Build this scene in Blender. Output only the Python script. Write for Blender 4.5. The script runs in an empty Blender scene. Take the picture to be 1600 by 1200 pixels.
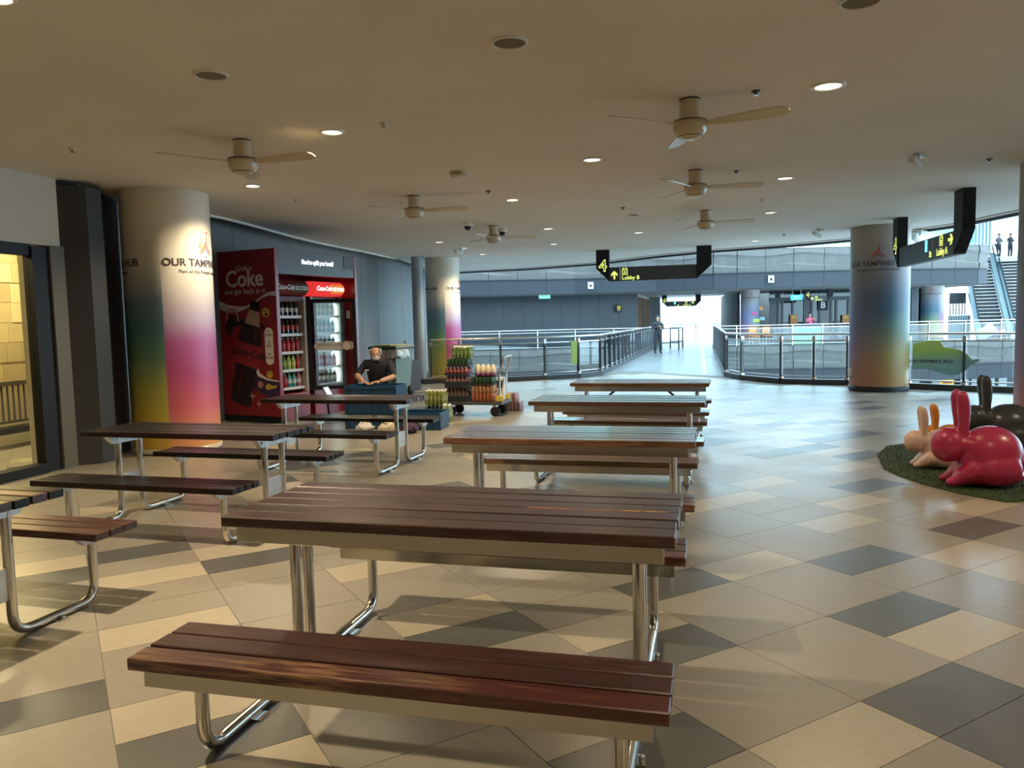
import bpy, math, random
from mathutils import Matrix, Vector
random.seed(7)
S = bpy.context.scene
COL = S.collection

# ------------------------------------------------------------------ camera
EYE = Vector((0, 0, 1.5)); FPX = 1209.0
PITCH, ROLL = math.radians(4.63), math.radians(-1.3)
_fw = Vector((0, math.cos(PITCH), -math.sin(PITCH))); _up = Vector((0, math.sin(PITCH), math.cos(PITCH))); _rt = Vector((1, 0, 0))
C_R = math.cos(ROLL) * _rt + math.sin(ROLL) * _up
C_U = -math.sin(ROLL) * _rt + math.cos(ROLL) * _up
cam = bpy.data.cameras.new('camera'); camo = bpy.data.objects.new('camera', cam); COL.objects.link(camo)
m = Matrix((C_R, C_U, -_fw)).transposed().to_4x4(); m.translation = EYE; camo.matrix_world = m
cam.sensor_fit = 'HORIZONTAL'; cam.sensor_width = 36.0; cam.lens = FPX / 1600 * 36.0
cam.clip_start = 0.05; cam.clip_end = 400
S.camera = camo

def at(px, py, Y):
    """point at depth Y on the sight line of a photo pixel"""
    d = C_R * ((px - 800) / FPX) + C_U * ((600 - py) / FPX) + _fw
    return EYE + d * (Y / d.y)
def onz(px, py, z):
    d = C_R * ((px - 800) / FPX) + C_U * ((600 - py) / FPX) + _fw
    return EYE + d * ((z - EYE.z) / d.z)

# ------------------------------------------------------------------ world, exposure
W = bpy.data.worlds.new('sky'); S.world = W; W.use_nodes = True
bg = W.node_tree.nodes['Background']; bg.inputs[0].default_value = (0.54, 0.81, 1.0, 1); bg.inputs[1].default_value = 2.9
S.view_settings.view_transform = 'Standard'; S.view_settings.look = 'None'
S.view_settings.gamma = 1.0; S.view_settings.use_curve_mapping = False; S.view_settings.exposure = 1.25
S.cycles.use_denoising = True
S.cycles.max_bounces = 10; S.cycles.diffuse_bounces = 5; S.cycles.glossy_bounces = 4; S.cycles.transparent_max_bounces = 16
S.cycles.caustics_reflective = False; S.cycles.caustics_refractive = False
S.cycles.sample_clamp_indirect = 6.0
def portal(name, loc, rot, sx, sy):
    l = bpy.data.lights.new(name, 'AREA'); l.shape = 'RECTANGLE'; l.size = sx; l.size_y = sy; l.cycles.is_portal = True
    o = bpy.data.objects.new(name, l); COL.objects.link(o); o.location = loc; o.rotation_euler = rot
portal('skylight_portal', (10, 27, 9.5), (0, 0, 0), 44, 30)

CEIL = 3.15
WARM = 400.0        # power of the warm recessed lamps
# ------------------------------------------------------------------ materials
MATS = {}
def mat(name, col, rough=.5, metal=0., noise=0., nscale=8., bump=0., bscale=40., spec=.5, emit=None, estr=0., coat=0., stretch=None):
    if name in MATS: return MATS[name]
    m = bpy.data.materials.new(name); m.use_nodes = True; nt = m.node_tree; b = nt.nodes['Principled BSDF']
    b.inputs['Base Color'].default_value = (*col, 1); b.inputs['Roughness'].default_value = rough; b.inputs['Metallic'].default_value = metal
    b.inputs['Specular IOR Level'].default_value = spec
    if coat: b.inputs['Coat Weight'].default_value = coat; b.inputs['Coat Roughness'].default_value = .12
    if emit: b.inputs['Emission Color'].default_value = (*emit, 1); b.inputs['Emission Strength'].default_value = estr
    if noise or bump:
        tc = nt.nodes.new('ShaderNodeTexCoord'); mp = nt.nodes.new('ShaderNodeMapping'); nt.links.new(tc.outputs['Object'], mp.inputs[0])
        if stretch: mp.inputs['Scale'].default_value = stretch
    if noise:
        n = nt.nodes.new('ShaderNodeTexNoise'); n.inputs['Scale'].default_value = nscale; n.inputs['Detail'].default_value = 5
        nt.links.new(mp.outputs[0], n.inputs['Vector'])
        r = nt.nodes.new('ShaderNodeValToRGB'); r.color_ramp.elements[0].position = .3; r.color_ramp.elements[1].position = .7
        lo = tuple(c * (1 - noise) for c in col); hi = tuple(min(1, c * (1 + noise)) for c in col)
        r.color_ramp.elements[0].color = (*lo, 1); r.color_ramp.elements[1].color = (*hi, 1)
        nt.links.new(n.outputs['Fac'], r.inputs[0]); nt.links.new(r.outputs[0], b.inputs['Base Color'])
    if bump:
        n2 = nt.nodes.new('ShaderNodeTexNoise'); n2.inputs['Scale'].default_value = bscale; n2.inputs['Detail'].default_value = 3
        nt.links.new(mp.outputs[0], n2.inputs['Vector'])
        bp = nt.nodes.new('ShaderNodeBump'); bp.inputs['Strength'].default_value = bump; bp.inputs['Distance'].default_value = .01
        nt.links.new(n2.outputs['Fac'], bp.inputs['Height']); nt.links.new(bp.outputs[0], b.inputs['Normal'])
    MATS[name] = m; return m

def tile_mat(name, col):
    m = mat(name, col, .3, noise=.045, nscale=22, spec=.75); nt = m.node_tree; b = nt.nodes['Principled BSDF']
    geo = nt.nodes.new('ShaderNodeNewGeometry')
    n = nt.nodes.new('ShaderNodeTexNoise'); n.inputs['Scale'].default_value = .9; n.inputs['Detail'].default_value = 2
    nt.links.new(geo.outputs['Position'], n.inputs['Vector'])
    mr = nt.nodes.new('ShaderNodeMapRange'); mr.inputs[1].default_value = .3; mr.inputs[2].default_value = .7; mr.inputs[3].default_value = .27; mr.inputs[4].default_value = .36
    nt.links.new(n.outputs['Fac'], mr.inputs[0]); nt.links.new(mr.outputs[0], b.inputs['Roughness'])
    return m
M_BEIGE = tile_mat('beige stone tile', (.275, .25, .208))
M_CREAM = tile_mat('cream stone tile', (.41, .36, .275))
M_DARK = tile_mat('charcoal stone tile', (.1, .098, .094))
M_GROUT = mat('grout', (.16, .14, .115), .8)
M_CEIL = mat('ceiling paint', (.75, .71, .64), .8, noise=.03, nscale=1.2)
M_WHITEWALL = mat('off white wall paint', (.62, .58, .5), .8, noise=.03, nscale=2)
M_PANEL = mat('slate grey wall panel', (.19, .192, .19), .42, noise=.05, nscale=1.5)
M_PANELBACK = mat('wall joint black', (.02, .02, .024), .8)
M_BLUEPANEL = mat('blue grey cladding', (.037, .046, .058), .4, noise=.05, nscale=.8)
M_STEEL = mat('polished stainless steel', (.62, .6, .56), .17, 1., noise=.06, nscale=30, bump=.02, bscale=200)
M_BRUSHED = mat('brushed stainless steel', (.66, .64, .6), .34, 1.)
M_GALV = mat('galvanised bracket', (.62, .62, .62), .45, .55, noise=.1, nscale=20)
M_BLACK = mat('black painted metal', (.012, .012, .013), .5, spec=.25)
M_CHAR = mat('charcoal painted metal', (.055, .056, .06), .45)
M_WHITE = mat('white plastic', (.75, .75, .73), .4)
M_CREAMPL = mat('cream enamel', (.62, .54, .38), .28, coat=.3)
M_RED = mat('vending red', (.24, .012, .018), .3, coat=.2)
M_RUBBER = mat('black rubber', (.018, .018, .018), .7)
M_GOLDL = mat('yellow sign light', (.5, .55, .15), .5, emit=(.8, .9, .2), estr=.45)
M_TEXTDK = mat('dark print', (.05, .04, .05), .5)
M_WHITEPRINT = mat('white print', (.72, .68, .62), .5)

def glass(name, tint=(.86, .93, .92), refl=.1):
    if name in MATS: return MATS[name]
    m = bpy.data.materials.new(name); m.use_nodes = True; nt = m.node_tree; nt.nodes.clear()
    out = nt.nodes.new('ShaderNodeOutputMaterial'); t = nt.nodes.new('ShaderNodeBsdfTransparent'); t.inputs[0].default_value = (*tint, 1)
    g = nt.nodes.new('ShaderNodeBsdfGlossy'); g.inputs['Roughness'].default_value = .02
    lw = nt.nodes.new('ShaderNodeLayerWeight'); lw.inputs[0].default_value = .5
    pw = nt.nodes.new('ShaderNodeMath'); pw.operation = 'POWER'; pw.inputs[1].default_value = 5.; nt.links.new(lw.outputs['Facing'], pw.inputs[0])
    mx = nt.nodes.new('ShaderNodeMixShader'); ad = nt.nodes.new('ShaderNodeMath'); ad.operation = 'MULTIPLY_ADD'; ad.inputs[1].default_value = .5; ad.inputs[2].default_value = refl * .5
    ad.use_clamp = True
    nt.links.new(pw.outputs[0], ad.inputs[0]); nt.links.new(ad.outputs[0], mx.inputs[0]); nt.links.new(t.outputs[0], mx.inputs[1]); nt.links.new(g.outputs[0], mx.inputs[2]); nt.links.new(mx.outputs[0], out.inputs[0])
    MATS[name] = m; return m
M_GLASS = glass('balustrade glass', (.94, .97, .97), .1)
M_DOORGLASS = glass('clear door glass', (.96, .97, .96), .05)

def wood_mat(name, base, worn, amount, coat=.4):
    """varnished timber: grain along the plank (object X), scuffed streaks"""
    m = bpy.data.materials.new(name); m.use_nodes = True; nt = m.node_tree; b = nt.nodes['Principled BSDF']
    tc = nt.nodes.new('ShaderNodeTexCoord'); oi = nt.nodes.new('ShaderNodeObjectInfo')
    ad = nt.nodes.new('ShaderNodeVectorMath'); ad.operation = 'ADD'; cx = nt.nodes.new('ShaderNodeCombineXYZ')
    ml = nt.nodes.new('ShaderNodeMath'); ml.operation = 'MULTIPLY'; ml.inputs[1].default_value = 37.
    nt.links.new(oi.outputs['Random'], ml.inputs[0])
    for i in range(3): nt.links.new(ml.outputs[0], cx.inputs[i])
    nt.links.new(tc.outputs['Object'], ad.inputs[0]); nt.links.new(cx.outputs[0], ad.inputs[1])
    mp = nt.nodes.new('ShaderNodeMapping'); mp.inputs['Scale'].default_value = (2.2, 26, 26); nt.links.new(ad.outputs[0], mp.inputs[0])
    n = nt.nodes.new('ShaderNodeTexNoise'); n.inputs['Scale'].default_value = 2.2; n.inputs['Detail'].default_value = 8; n.inputs['Roughness'].default_value = .65
    nt.links.new(mp.outputs[0], n.inputs['Vector'])
    n2 = nt.nodes.new('ShaderNodeTexNoise'); n2.inputs['Scale'].default_value = 1.3; n2.inputs['Detail'].default_value = 3
    nt.links.new(ad.outputs[0], n2.inputs['Vector'])
    r = nt.nodes.new('ShaderNodeValToRGB'); e = r.color_ramp.elements
    e[0].position = .32; e[0].color = (*[c * .55 for c in base], 1); e[1].position = .58; e[1].color = (*base, 1)
    e2 = r.color_ramp.elements.new(.72); e2.color = (*[min(1, c * 1.5) for c in base], 1)
    nt.links.new(n.outputs['Fac'], r.inputs[0])
    mul = nt.nodes.new('ShaderNodeMath'); mul.operation = 'MULTIPLY'; nt.links.new(n.outputs['Fac'], mul.inputs[0]); nt.links.new(n2.outputs['Fac'], mul.inputs[1])
    mr = nt.nodes.new('ShaderNodeMapRange'); mr.inputs[1].default_value = .27; mr.inputs[2].default_value = .37; mr.inputs[3].default_value = 0; mr.inputs[4].default_value = amount
    nt.links.new(mul.outputs[0], mr.inputs[0])
    mix = nt.nodes.new('ShaderNodeMix'); mix.data_type = 'RGBA'; nt.links.new(mr.outputs[0], mix.inputs['Factor']); nt.links.new(r.outputs[0], mix.inputs['A']); mix.inputs['B'].default_value = (*worn, 1)
    hs = nt.nodes.new('ShaderNodeHueSaturation'); mv = nt.nodes.new('ShaderNodeMapRange'); mv.inputs[3].default_value = .7; mv.inputs[4].default_value = 1.3
    nt.links.new(oi.outputs['Random'], mv.inputs[0]); nt.links.new(mv.outputs[0], hs.inputs['Value']); nt.links.new(mix.outputs['Result'], hs.inputs['Color'])
    nt.links.new(hs.outputs[0], b.inputs['Base Color'])
    b.inputs['Roughness'].default_value = .34; b.inputs['Coat Weight'].default_value = coat; b.inputs['Coat Roughness'].default_value = .22 if coat < .9 else .12; b.inputs['Specular IOR Level'].default_value = .5 if coat > .2 else .3
    bp = nt.nodes.new('ShaderNodeBump'); bp.inputs['Strength'].default_value = .25; bp.inputs['Distance'].default_value = .004
    nt.links.new(n.outputs['Fac'], bp.inputs['Height']); nt.links.new(bp.outputs[0], b.inputs['Normal'])
    MATS[name] = m; return m
M_WOODRED = wood_mat('dark red varnished timber', (.052, .016, .012), (.13, .07, .04), .5)
M_WOODWORN = wood_mat('scuffed red timber', (.085, .014, .01), (.27, .14, .06), .95)
M_WOODDARK = wood_mat('near black red timber', (.013, .0055, .005), (.03, .013, .01), .3, .1)
M_WOODTAN = wood_mat('weathered tan timber', (.13, .055, .028), (.26, .15, .08), .5, 1.)

# ------------------------------------------------------------------ mesh helpers
class MB:
    def __init__(s): s.v = []; s.f = []; s.mi = []; s.smooth = []
    def add(s, vs, fs, mi=0, smooth=False):
        b = len(s.v); s.v += [tuple(v) for v in vs]; s.f += [tuple(i + b for i in f) for f in fs]; s.mi += [mi] * len(fs); s.smooth += [smooth] * len(fs); return s
    def box(s, x0, x1, y0, y1, z0, z1, mi=0, T=None):
        vs = [Vector((x, y, z)) for z in (z0, z1) for y in (y0, y1) for x in (x0, x1)]
        if T: vs = [T @ v for v in vs]
        return s.add(vs, [(0, 2, 3, 1), (4, 5, 7, 6), (0, 1, 5, 4), (2, 6, 7, 3), (0, 4, 6, 2), (1, 3, 7, 5)], mi)
    def bbox(s, x0, x1, y0, y1, z0, z1, c=.003, mi=0):
        """box with chamfered edges"""
        P = []
        for sx in (0, 1):
            for sy in (0, 1):
                for sz in (0, 1):
                    X, Y, Z = (x0, x1)[sx], (y0, y1)[sy], (z0, z1)[sz]; a, b_, d = (c, -c)[sx], (c, -c)[sy], (c, -c)[sz]
                    P += [(X, Y + b_, Z + d), (X + a, Y, Z + d), (X + a, Y + b_, Z)]
        I = lambda sx, sy, sz, k: (sx * 4 + sy * 2 + sz) * 3 + k
        F = []
        for sx in (0, 1): F.append([I(sx, *q, 0) for q in ((0, 0), (0, 1), (1, 1), (1, 0))])
        for sy in (0, 1): F.append([I(q[0], sy, q[1], 1) for q in ((0, 0), (0, 1), (1, 1), (1, 0))])
        for sz in (0, 1): F.append([I(*q, sz, 2) for q in ((0, 0), (0, 1), (1, 1), (1, 0))])
        for a_ in (0, 1):
            for b2 in (0, 1):
                F.append([I(a_, b2, 0, 0), I(a_, b2, 1, 0), I(a_, b2, 1, 1), I(a_, b2, 0, 1)])
                F.append([I(a_, 0, b2, 0), I(a_, 1, b2, 0), I(a_, 1, b2, 2), I(a_, 0, b2, 2)])
                F.append([I(0, a_, b2, 1), I(1, a_, b2, 1), I(1, a_, b2, 2), I(0, a_, b2, 2)])
        for q in range(8): F.append([q * 3, q * 3 + 1, q * 3 + 2])
        s.add(P, F, mi); s.fix = True; return s
    def prism(s, pts, z0, z1, mi=0, T=None):
        n = len(pts); vs = [Vector((x, y, z0)) for x, y in pts] + [Vector((x, y, z1)) for x, y in pts]
        if T: vs = [T @ v for v in vs]
        fs = [tuple(range(n))[::-1], tuple(range(n, 2 * n))] + [(i, (i + 1) % n, (i + 1) % n + n, i + n) for i in range(n)]
        return s.add(vs, fs, mi)
    def vprism(s, pts, y0, y1, mi=0):
        """outline in x,z, pushed along y"""
        n = len(pts); vs = [(x, y0, z) for x, z in pts] + [(x, y1, z) for x, z in pts]
        return s.add(vs, [tuple(range(n)), tuple(range(n, 2 * n))[::-1]] + [(i + n, (i + 1) % n + n, (i + 1) % n, i) for i in range(n)], mi)
    def lathe(s, prof, seg=20, c=(0, 0), mi=0, T=None, smooth=True, cap=True):
        vs = []; fs = []
        for r, z in prof:
            for k in range(seg):
                a = 2 * math.pi * k / seg; vs.append(Vector((c[0] + r * math.cos(a), c[1] + r * math.sin(a), z)))
        for j in range(len(prof) - 1):
            for k in range(seg):
                k2 = (k + 1) % seg; fs.append((j * seg + k, j * seg + k2, (j + 1) * seg + k2, (j + 1) * seg + k))
        if T: vs = [T @ v for v in vs]
        s.add(vs, fs, mi, smooth)
        if cap:
            for j in (0, len(prof) - 1):
                if prof[j][0] > 1e-4: s.add(vs[j * seg:(j + 1) * seg], [tuple(range(seg))], mi)
        return s
    def tube(s, path, r, seg=10, mi=0, closed=False):
        path = [Vector(p) for p in path]; n = len(path); vs = []; fs = []
        rr = r if isinstance(r, (list, tuple)) else [r] * n
        prev = None
        for i, p in enumerate(path):
            t = (path[(i + 1) % n] - path[i - 1]) if closed or 0 < i < n - 1 else (path[1] - path[0] if i == 0 else path[-1] - path[-2])
            t.normalize()
            if prev is None:
                u = t.orthogonal().normalized()
            else:
                u = (prev - t * prev.dot(t)); u = u.normalized() if u.length > 1e-6 else t.orthogonal().normalized()
            prev = u; w = t.cross(u)
            for k in range(seg):
                a = 2 * math.pi * k / seg; vs.append(p + (u * math.cos(a) + w * math.sin(a)) * rr[i])
        m_ = n if closed else n - 1
        for i in range(m_):
            for k in range(seg):
                k2 = (k + 1) % seg; i2 = (i + 1) % n; fs.append((i * seg + k, i * seg + k2, i2 * seg + k2, i2 * seg + k))
        s.add(vs, fs, mi, True)
        if not closed: s.add(vs[:seg], [tuple(range(seg))[::-1]], mi); s.add(vs[-seg:], [tuple(range(seg))], mi)
        return s
    def ell(s, c, r, seg=16, rings=10, mi=0, T=None):
        vs = []; fs = []
        for j in range(rings + 1):
            p = math.pi * j / rings
            for k in range(seg):
                a = 2 * math.pi * k / seg
                vs.append(Vector((c[0] + r[0] * math.sin(p) * math.cos(a), c[1] + r[1] * math.sin(p) * math.sin(a), c[2] - r[2] * math.cos(p))))
        for j in range(rings):
            for k in range(seg): k2 = (k + 1) % seg; fs.append((j * seg + k, j * seg + k2, (j + 1) * seg + k2, (j + 1) * seg + k))
        if T: vs = [T @ v for v in vs]
        return s.add(vs, fs, mi, True)
    def mesh(s, name, mats):
        me = bpy.data.meshes.new(name); me.from_pydata(s.v, [], s.f)
        for m in (mats if isinstance(mats, (list, tuple)) else [mats]): me.materials.append(m)
        for p, mi, sm in zip(me.polygons, s.mi, s.smooth): p.material_index = mi; p.use_smooth = sm
        if getattr(s, 'fix', False):
            import bmesh
            bm = bmesh.new(); bm.from_mesh(me); bmesh.ops.recalc_face_normals(bm, faces=bm.faces); bm.to_mesh(me); bm.free()
        me.update(); return me
    def build(s, name, mats, parent=None, loc=None, rot=None):
        return link(name, s.mesh(name, mats), parent, loc, rot)
def link(name, me, parent=None, loc=None, rot=None):
    o = bpy.data.objects.new(name, me); COL.objects.link(o)
    if parent: o.parent = parent
    if loc is not None: o.location = loc
    if rot is not None: o.rotation_euler = rot
    return o
def tag(o, label=None, cat=None, group=None, kind=None):
    if label: o['label'] = label
    if cat: o['category'] = cat
    if group: o['group'] = group
    if kind: o['kind'] = kind
    return o
def thing(name, label, cat, loc=(0, 0, 0), rz=0, group=None, kind=None):
    o = bpy.data.objects.new(name, None); COL.objects.link(o); o.location = loc; o.rotation_euler = (0, 0, rz); o.empty_display_size = .1
    return tag(o, label, cat, group, kind)
def struct(o, label=None): o['kind'] = 'structure'; o['label'] = label or o.name.replace('_', ' '); return o
def copy_tree(o, parent=None):
    c = o.copy(); COL.objects.link(c); c.parent = parent
    for ch in [x for x in o.children]: copy_tree(ch, c)
    return c
def bend_path(pts, rad, n=5):
    """polyline with rounded corners"""
    P = [Vector(p) for p in pts]; out = [P[0]]
    for i in range(1, len(P) - 1):
        a = (P[i - 1] - P[i]); b = (P[i + 1] - P[i]); ra = min(rad, a.length * .49, b.length * .49)
        p0 = P[i] + a.normalized() * ra; p1 = P[i] + b.normalized() * ra
        for k in range(n + 1):
            t = k / n; out.append(p0 * (1 - t) ** 2 + P[i] * 2 * t * (1 - t) + p1 * t * t)
    out.append(P[-1]); return out
_TXT = {}
def text_geo(s, size, shear=0., bold=0., align='CENTER', extrude=.002, spacing=1.):
    key = (s, size, shear, bold, align, extrude, spacing)
    if key in _TXT: return _TXT[key]
    cu = bpy.data.curves.new('t', 'FONT'); cu.body = s; cu.size = size; cu.shear = shear; cu.offset = bold; cu.align_x = align; cu.align_y = 'CENTER'; cu.extrude = extrude; cu.resolution_u = 3; cu.space_character = spacing
    o = bpy.data.objects.new('t', cu); COL.objects.link(o)
    dg = bpy.context.evaluated_depsgraph_get(); me = bpy.data.meshes.new_from_object(o.evaluated_get(dg))
    g = ([tuple(v.co) for v in me.vertices], [tuple(p.vertices) for p in me.polygons])
    bpy.data.objects.remove(o); bpy.data.curves.remove(cu); bpy.data.meshes.remove(me); _TXT[key] = g; return g
def text(s, size, m, parent, loc, rot=(math.pi / 2, 0, 0), name='lettering', sx=1., **k):
    v, f = text_geo(s, size, **k); b = MB(); b.add([(x * sx, y, z) for x, y, z in v], f); return b.build(name, m, parent, loc, rot)
def bent_text(s, size, m, parent, R, ang, z, name='lettering', **k):
    """lettering laid round a column; ang = direction of its middle"""
    v, f = text_geo(s, size, **k); b = MB(); vs = []
    for x, y, e in v:
        a = ang + x / R; r = R + .001 + max(0, e); vs.append((r * math.cos(a), r * math.sin(a), z + y))
    b.add(vs, f); return b.build(name, m, parent)
R90 = math.pi / 2

# ================================================================== THE SETTING
AX = math.radians(-15.3)                      # the hall's own axis: tables and bridge
# floor outline: hall side of the void
EDGE_L = [(-6.2, 19.6), (-2.2, 19.25), (-1.3, 19.25), (-.27, 19.4), (.85, 19.7), (1.74, 20.1), (2.39, 20.85), (2.87, 22.6)]
BR_L = [(2.87, 22.6), (7.55, 40.3)]
BR_R = [(5.39, 19.4), (10.2, 39.0)]
EDGE_R = [(5.39, 19.4), (5.46, 18.31), (5.94, 17.03), (6.5, 16.61), (7.09, 16.28), (7.82, 15.2), (8.5, 14.5), (9.14, 13.98), (10.6, 13.1), (13, 12.1), (17, 11.2)]
floor_poly = [(-9, -5), (17, -5)] + EDGE_R[::-1] + [(4.4, 20.6)] + EDGE_L[::-1] + [(-9, 19.6)]
fl = MB().prism(floor_poly, -.3, -.004).build('floor', M_GROUT); struct(fl, 'stone tiled hall floor')
TA = math.radians(30.6); TU = Vector((math.cos(TA), math.sin(TA))); TV = Vector((math.sin(TA), -math.cos(TA)))
PU, PV, U0, V0 = .626, .3127, .108, .061
def inside(p, poly):
    c = False; n = len(poly)
    for i in range(n):
        (x1, y1), (x2, y2) = poly[i], poly[i - 1]
        if (y1 > p[1]) != (y2 > p[1]) and p[0] < (x2 - x1) * (p[1] - y1) / (y2 - y1) + x1: c = not c
    return c
TILE_MAP = {}   # (column, cell) -> 'd' / 'c'
for k_, j_, c_ in ((5, 7, 'd'), (5, 6, 'c'), (3, 5, 'c'), (4, 5, 'd'), (4, 4, 'd'), (6, 9, 'd'), (7, 11, 'c'), (5, 10, 'c'), (9, 13, 'd'), (8, 9, 'd'), (7, 8, 'c'), (7, 7, 'c')):
    TILE_MAP[(k_, j_)] = c_
for k_, j_, c_ in ((8, 12, 'c'), (9, 10, 'c'), (10, 15, 'c'), (8, 15, 'c'), (7, 14, 'c'), (6, 14, 'c'), (10, 20, 'c'), (12, 21, 'c'), (11, 17, 'c'), (14, 21, 'c'), (2, 14, 'c'), (2, 11, 'c'), (3, 9, 'c'), (-1, 18, 'c'), (0, 16, 'c'), (0, 13, 'c'), (0, 10, 'c'), (1, 17, 'c'), (0, 8, 'c'),
                   (3, 8, 'd'), (2, 6, 'd'), (4, 10, 'd'), (13, 19, 'd'), (17, 24, 'd'), (11, 18, 'd'), (15, 19, 'd'), (1, 16, 'd'), (-1, 11, 'd'), (0, 9, 'd'), (2, 10, 'd')):
    TILE_MAP[(k_, j_)] = c_
def KNOWN(k, j):
    cu = U0 + PU * (k + .5); cv = V0 - PV * (j + .5); x = cu * TU.x + cv * TV.x; y = cu * TU.y + cv * TV.y
    return (x * x + y * y < 5.2 ** 2 or (x > .5 and x * x + y * y < 8.5 ** 2)) and y > 0
rt = random.Random(11)
tiles = []
for k in range(-22, 34):
    j = -60
    while j < 70:
        key = (k, j); c = TILE_MAP.get(key)
        if c is None:
            near = KNOWN(k, j)
            q = rt.random()
            c = 'b' if near else ('d' if q < .17 else 'c' if q < .36 else 'b')
        n = 1
        if c == 'b' and TILE_MAP.get((k, j + 1)) is None and (rt.random() < .75): n = 2
        tiles.append((k, j, n, c)); j += n
CM = {'b': M_BEIGE, 'c': M_CREAM, 'd': M_DARK}
tm = {}
G = .0018
for n in (1, 2):
    for c in 'bcd':
        tm[(n, c)] = MB().box(G, PU - G, G, PV * n - G, -.004, 0).mesh('tile', CM[c])
rest = MB(); cand = []
for k, j, n, c in tiles:
    u = U0 + PU * k; v = V0 - PV * j
    def wp(du, dv): a, b = u + du, v + dv; return (a * TU.x + b * TV.x, a * TU.y + b * TV.y)
    cs = [wp(0, 0), wp(PU, 0), wp(PU, -PV * n), wp(0, -PV * n)]
    ctr = wp(PU / 2, -PV * n / 2)
    if not (-9 < ctr[0] < 17 and -5 < ctr[1] < 21): continue
    if not all(inside(p, floor_poly) for p in cs): continue
    d = Vector((ctr[0], ctr[1], -1.5)); w_ = d.dot(_fw)
    vis = False
    if w_ > .5:
        px = 800 + FPX * d.dot(C_R) / w_; py = 600 - FPX * d.dot(C_U) / w_; vis = -60 < px < 1660 and py < 1290
    cand.append((0 if vis else 1, ctr[0] ** 2 + ctr[1] ** 2, k, j, n, c, u, v, wp(PU, -PV * n), cs))
cand.sort(key=lambda t: t[:2])
# a tile's own x runs along TU, its y along -TV
for i, (nv, d2, k, j, n, c, u, v, far, cs) in enumerate(cand):
    if i < 300 and not nv:
        p = u * TU + v * TV
        o = link('tile', tm[(n, c)], fl, (p.x, p.y, 0)); o.rotation_euler = (0, 0, TA)
    else:
        q = [Vector((x, y, 0)) for x, y in cs]; cc = sum(q, Vector()) / 4; q = [x + (cc - x) * .006 for x in q]
        dn = [x - Vector((0, 0, .004)) for x in q]
        mi = 'bcd'.index(c)
        rest.add(q + dn, [(3, 2, 1, 0), (0, 1, 5, 4), (1, 2, 6, 5), (2, 3, 7, 6), (3, 0, 4, 7)], mi)
ro = rest.build('tile_field', [M_BEIGE, M_CREAM, M_DARK], fl); ro['kind'] = 'stuff'
#==TAIL==

# ---- ceiling
WALL = [(-4.86, 8.95), (-4.78, 9.7), (-4.45, 11.1), (-4.26, 11.75), (-4.1, 13.0), (-3.98, 14.2), (-3.8, 15.45), (-3.55, 16.5), (-3.3, 17.5), (-3.05, 18.7), (-2.85, 19.8)]
CE = [(-6, 26.6), (-1.62, 25.6), (.51, 24.75), (2.55, 23.2), (3.87, 21.05), (5.06, 19.65), (6.72, 18.5), (7.65, 17.55), (8.29, 16.05), (8.62, 15.1), (8.7, 13.2), (9.6, 12.0), (12, 11), (17, 10.2)]
ce = MB().prism([(-9, -5), (17, -5)] + CE[:0:-1] + [(-2.4, 26)] + WALL[::-1] + [(-4.86, 8.6), (-9, 8.6)], CEIL, CEIL + .55).build('ceiling', M_CEIL); struct(ce, 'white plaster ceiling of the hall')
def ribbon(pts, z0, z1, th, name, m, parent=None):
    """a thin upright band along a plan polyline"""
    b = MB()
    for (a, c) in zip(pts[:-1], pts[1:]):
        a, c = Vector(a), Vector(c); d = (c - a).normalized(); n = Vector((-d.y, d.x)) * th / 2
        b.prism([tuple(a - n), tuple(c - n), tuple(c + n), tuple(a + n)], z0, z1)
    return b.build(name, m, parent)
struct(ribbon(CE, CEIL - .05, CEIL + .5, .07, 'trim_1', M_CHAR), 'dark edge trim along the ceiling at the void')
struct(ribbon([(x - .25, y - .3) for x, y in CE], CEIL - .012, CEIL + .01, .03, 'trim_2', mat('tan timber strip', (.35, .2, .1), .6)), 'thin tan line near the ceiling edge')

# ---- walls
def panel_wall(name, label, pts, z0, z1, pw, m, th=.14, gap=.012, parent_mat=M_PANELBACK):
    """backing along pts (room on the right-hand side of travel), with separate cladding panels"""
    b = MB(); L = []
    for a, c in zip(pts[:-1], pts[1:]):
        a, c = Vector(a), Vector(c); d = (c - a).normalized(); n = Vector((-d.y, d.x))
        b.prism([tuple(a), tuple(c), tuple(c + n * th), tuple(a + n * th)], z0, z1); L.append((a, c, d, n))
    w = struct(b.build(name, parent_mat), label)
    for a, c, d, n in L:
        ln = (c - a).length; k = max(1, round(ln / pw)); st = ln / k
        for i in range(k):
            p = a + d * (i * st)
            o = MB().box(gap / 2, st - gap / 2, -.022, -.001, z0 + .01, z1 - .01).build('panel', m, w, (p.x, p.y, 0)); o.rotation_euler = (0, 0, math.atan2(d.y, d.x))
    return w
panel_wall('wall_left', 'slate grey panelled wall curving behind the vending booth', [(x - .55, y + .12) for x, y in WALL], 0, 3.6, 1.15, M_PANEL)
panel_wall('wall_light_block', 'added grey panelled wall beyond the column, blocking light', [(-3.4, 19.9), (-2.4, 26)], 0, 3.6, 2, M_PANEL)  # hidden wall run, added to block light past the column
struct(ribbon(WALL, CEIL - .035, CEIL + .1, .04, 'trim_3', mat('white edge bead', (.75, .73, .68), .5)), 'pale bead along the ceiling edge above the slate wall')
struct(MB().prism([(-6, 8.3), (-4.86, 8.3)] + WALL + [(-2.4, 26), (-6, 26)], 3.6, 3.75).build('ceiling_sky_cap', M_CEIL), 'cap added over the raised cove between ceiling and slate wall, keeping out the sky')  # cap added over the cove gap to stop sky leaking in
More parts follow.
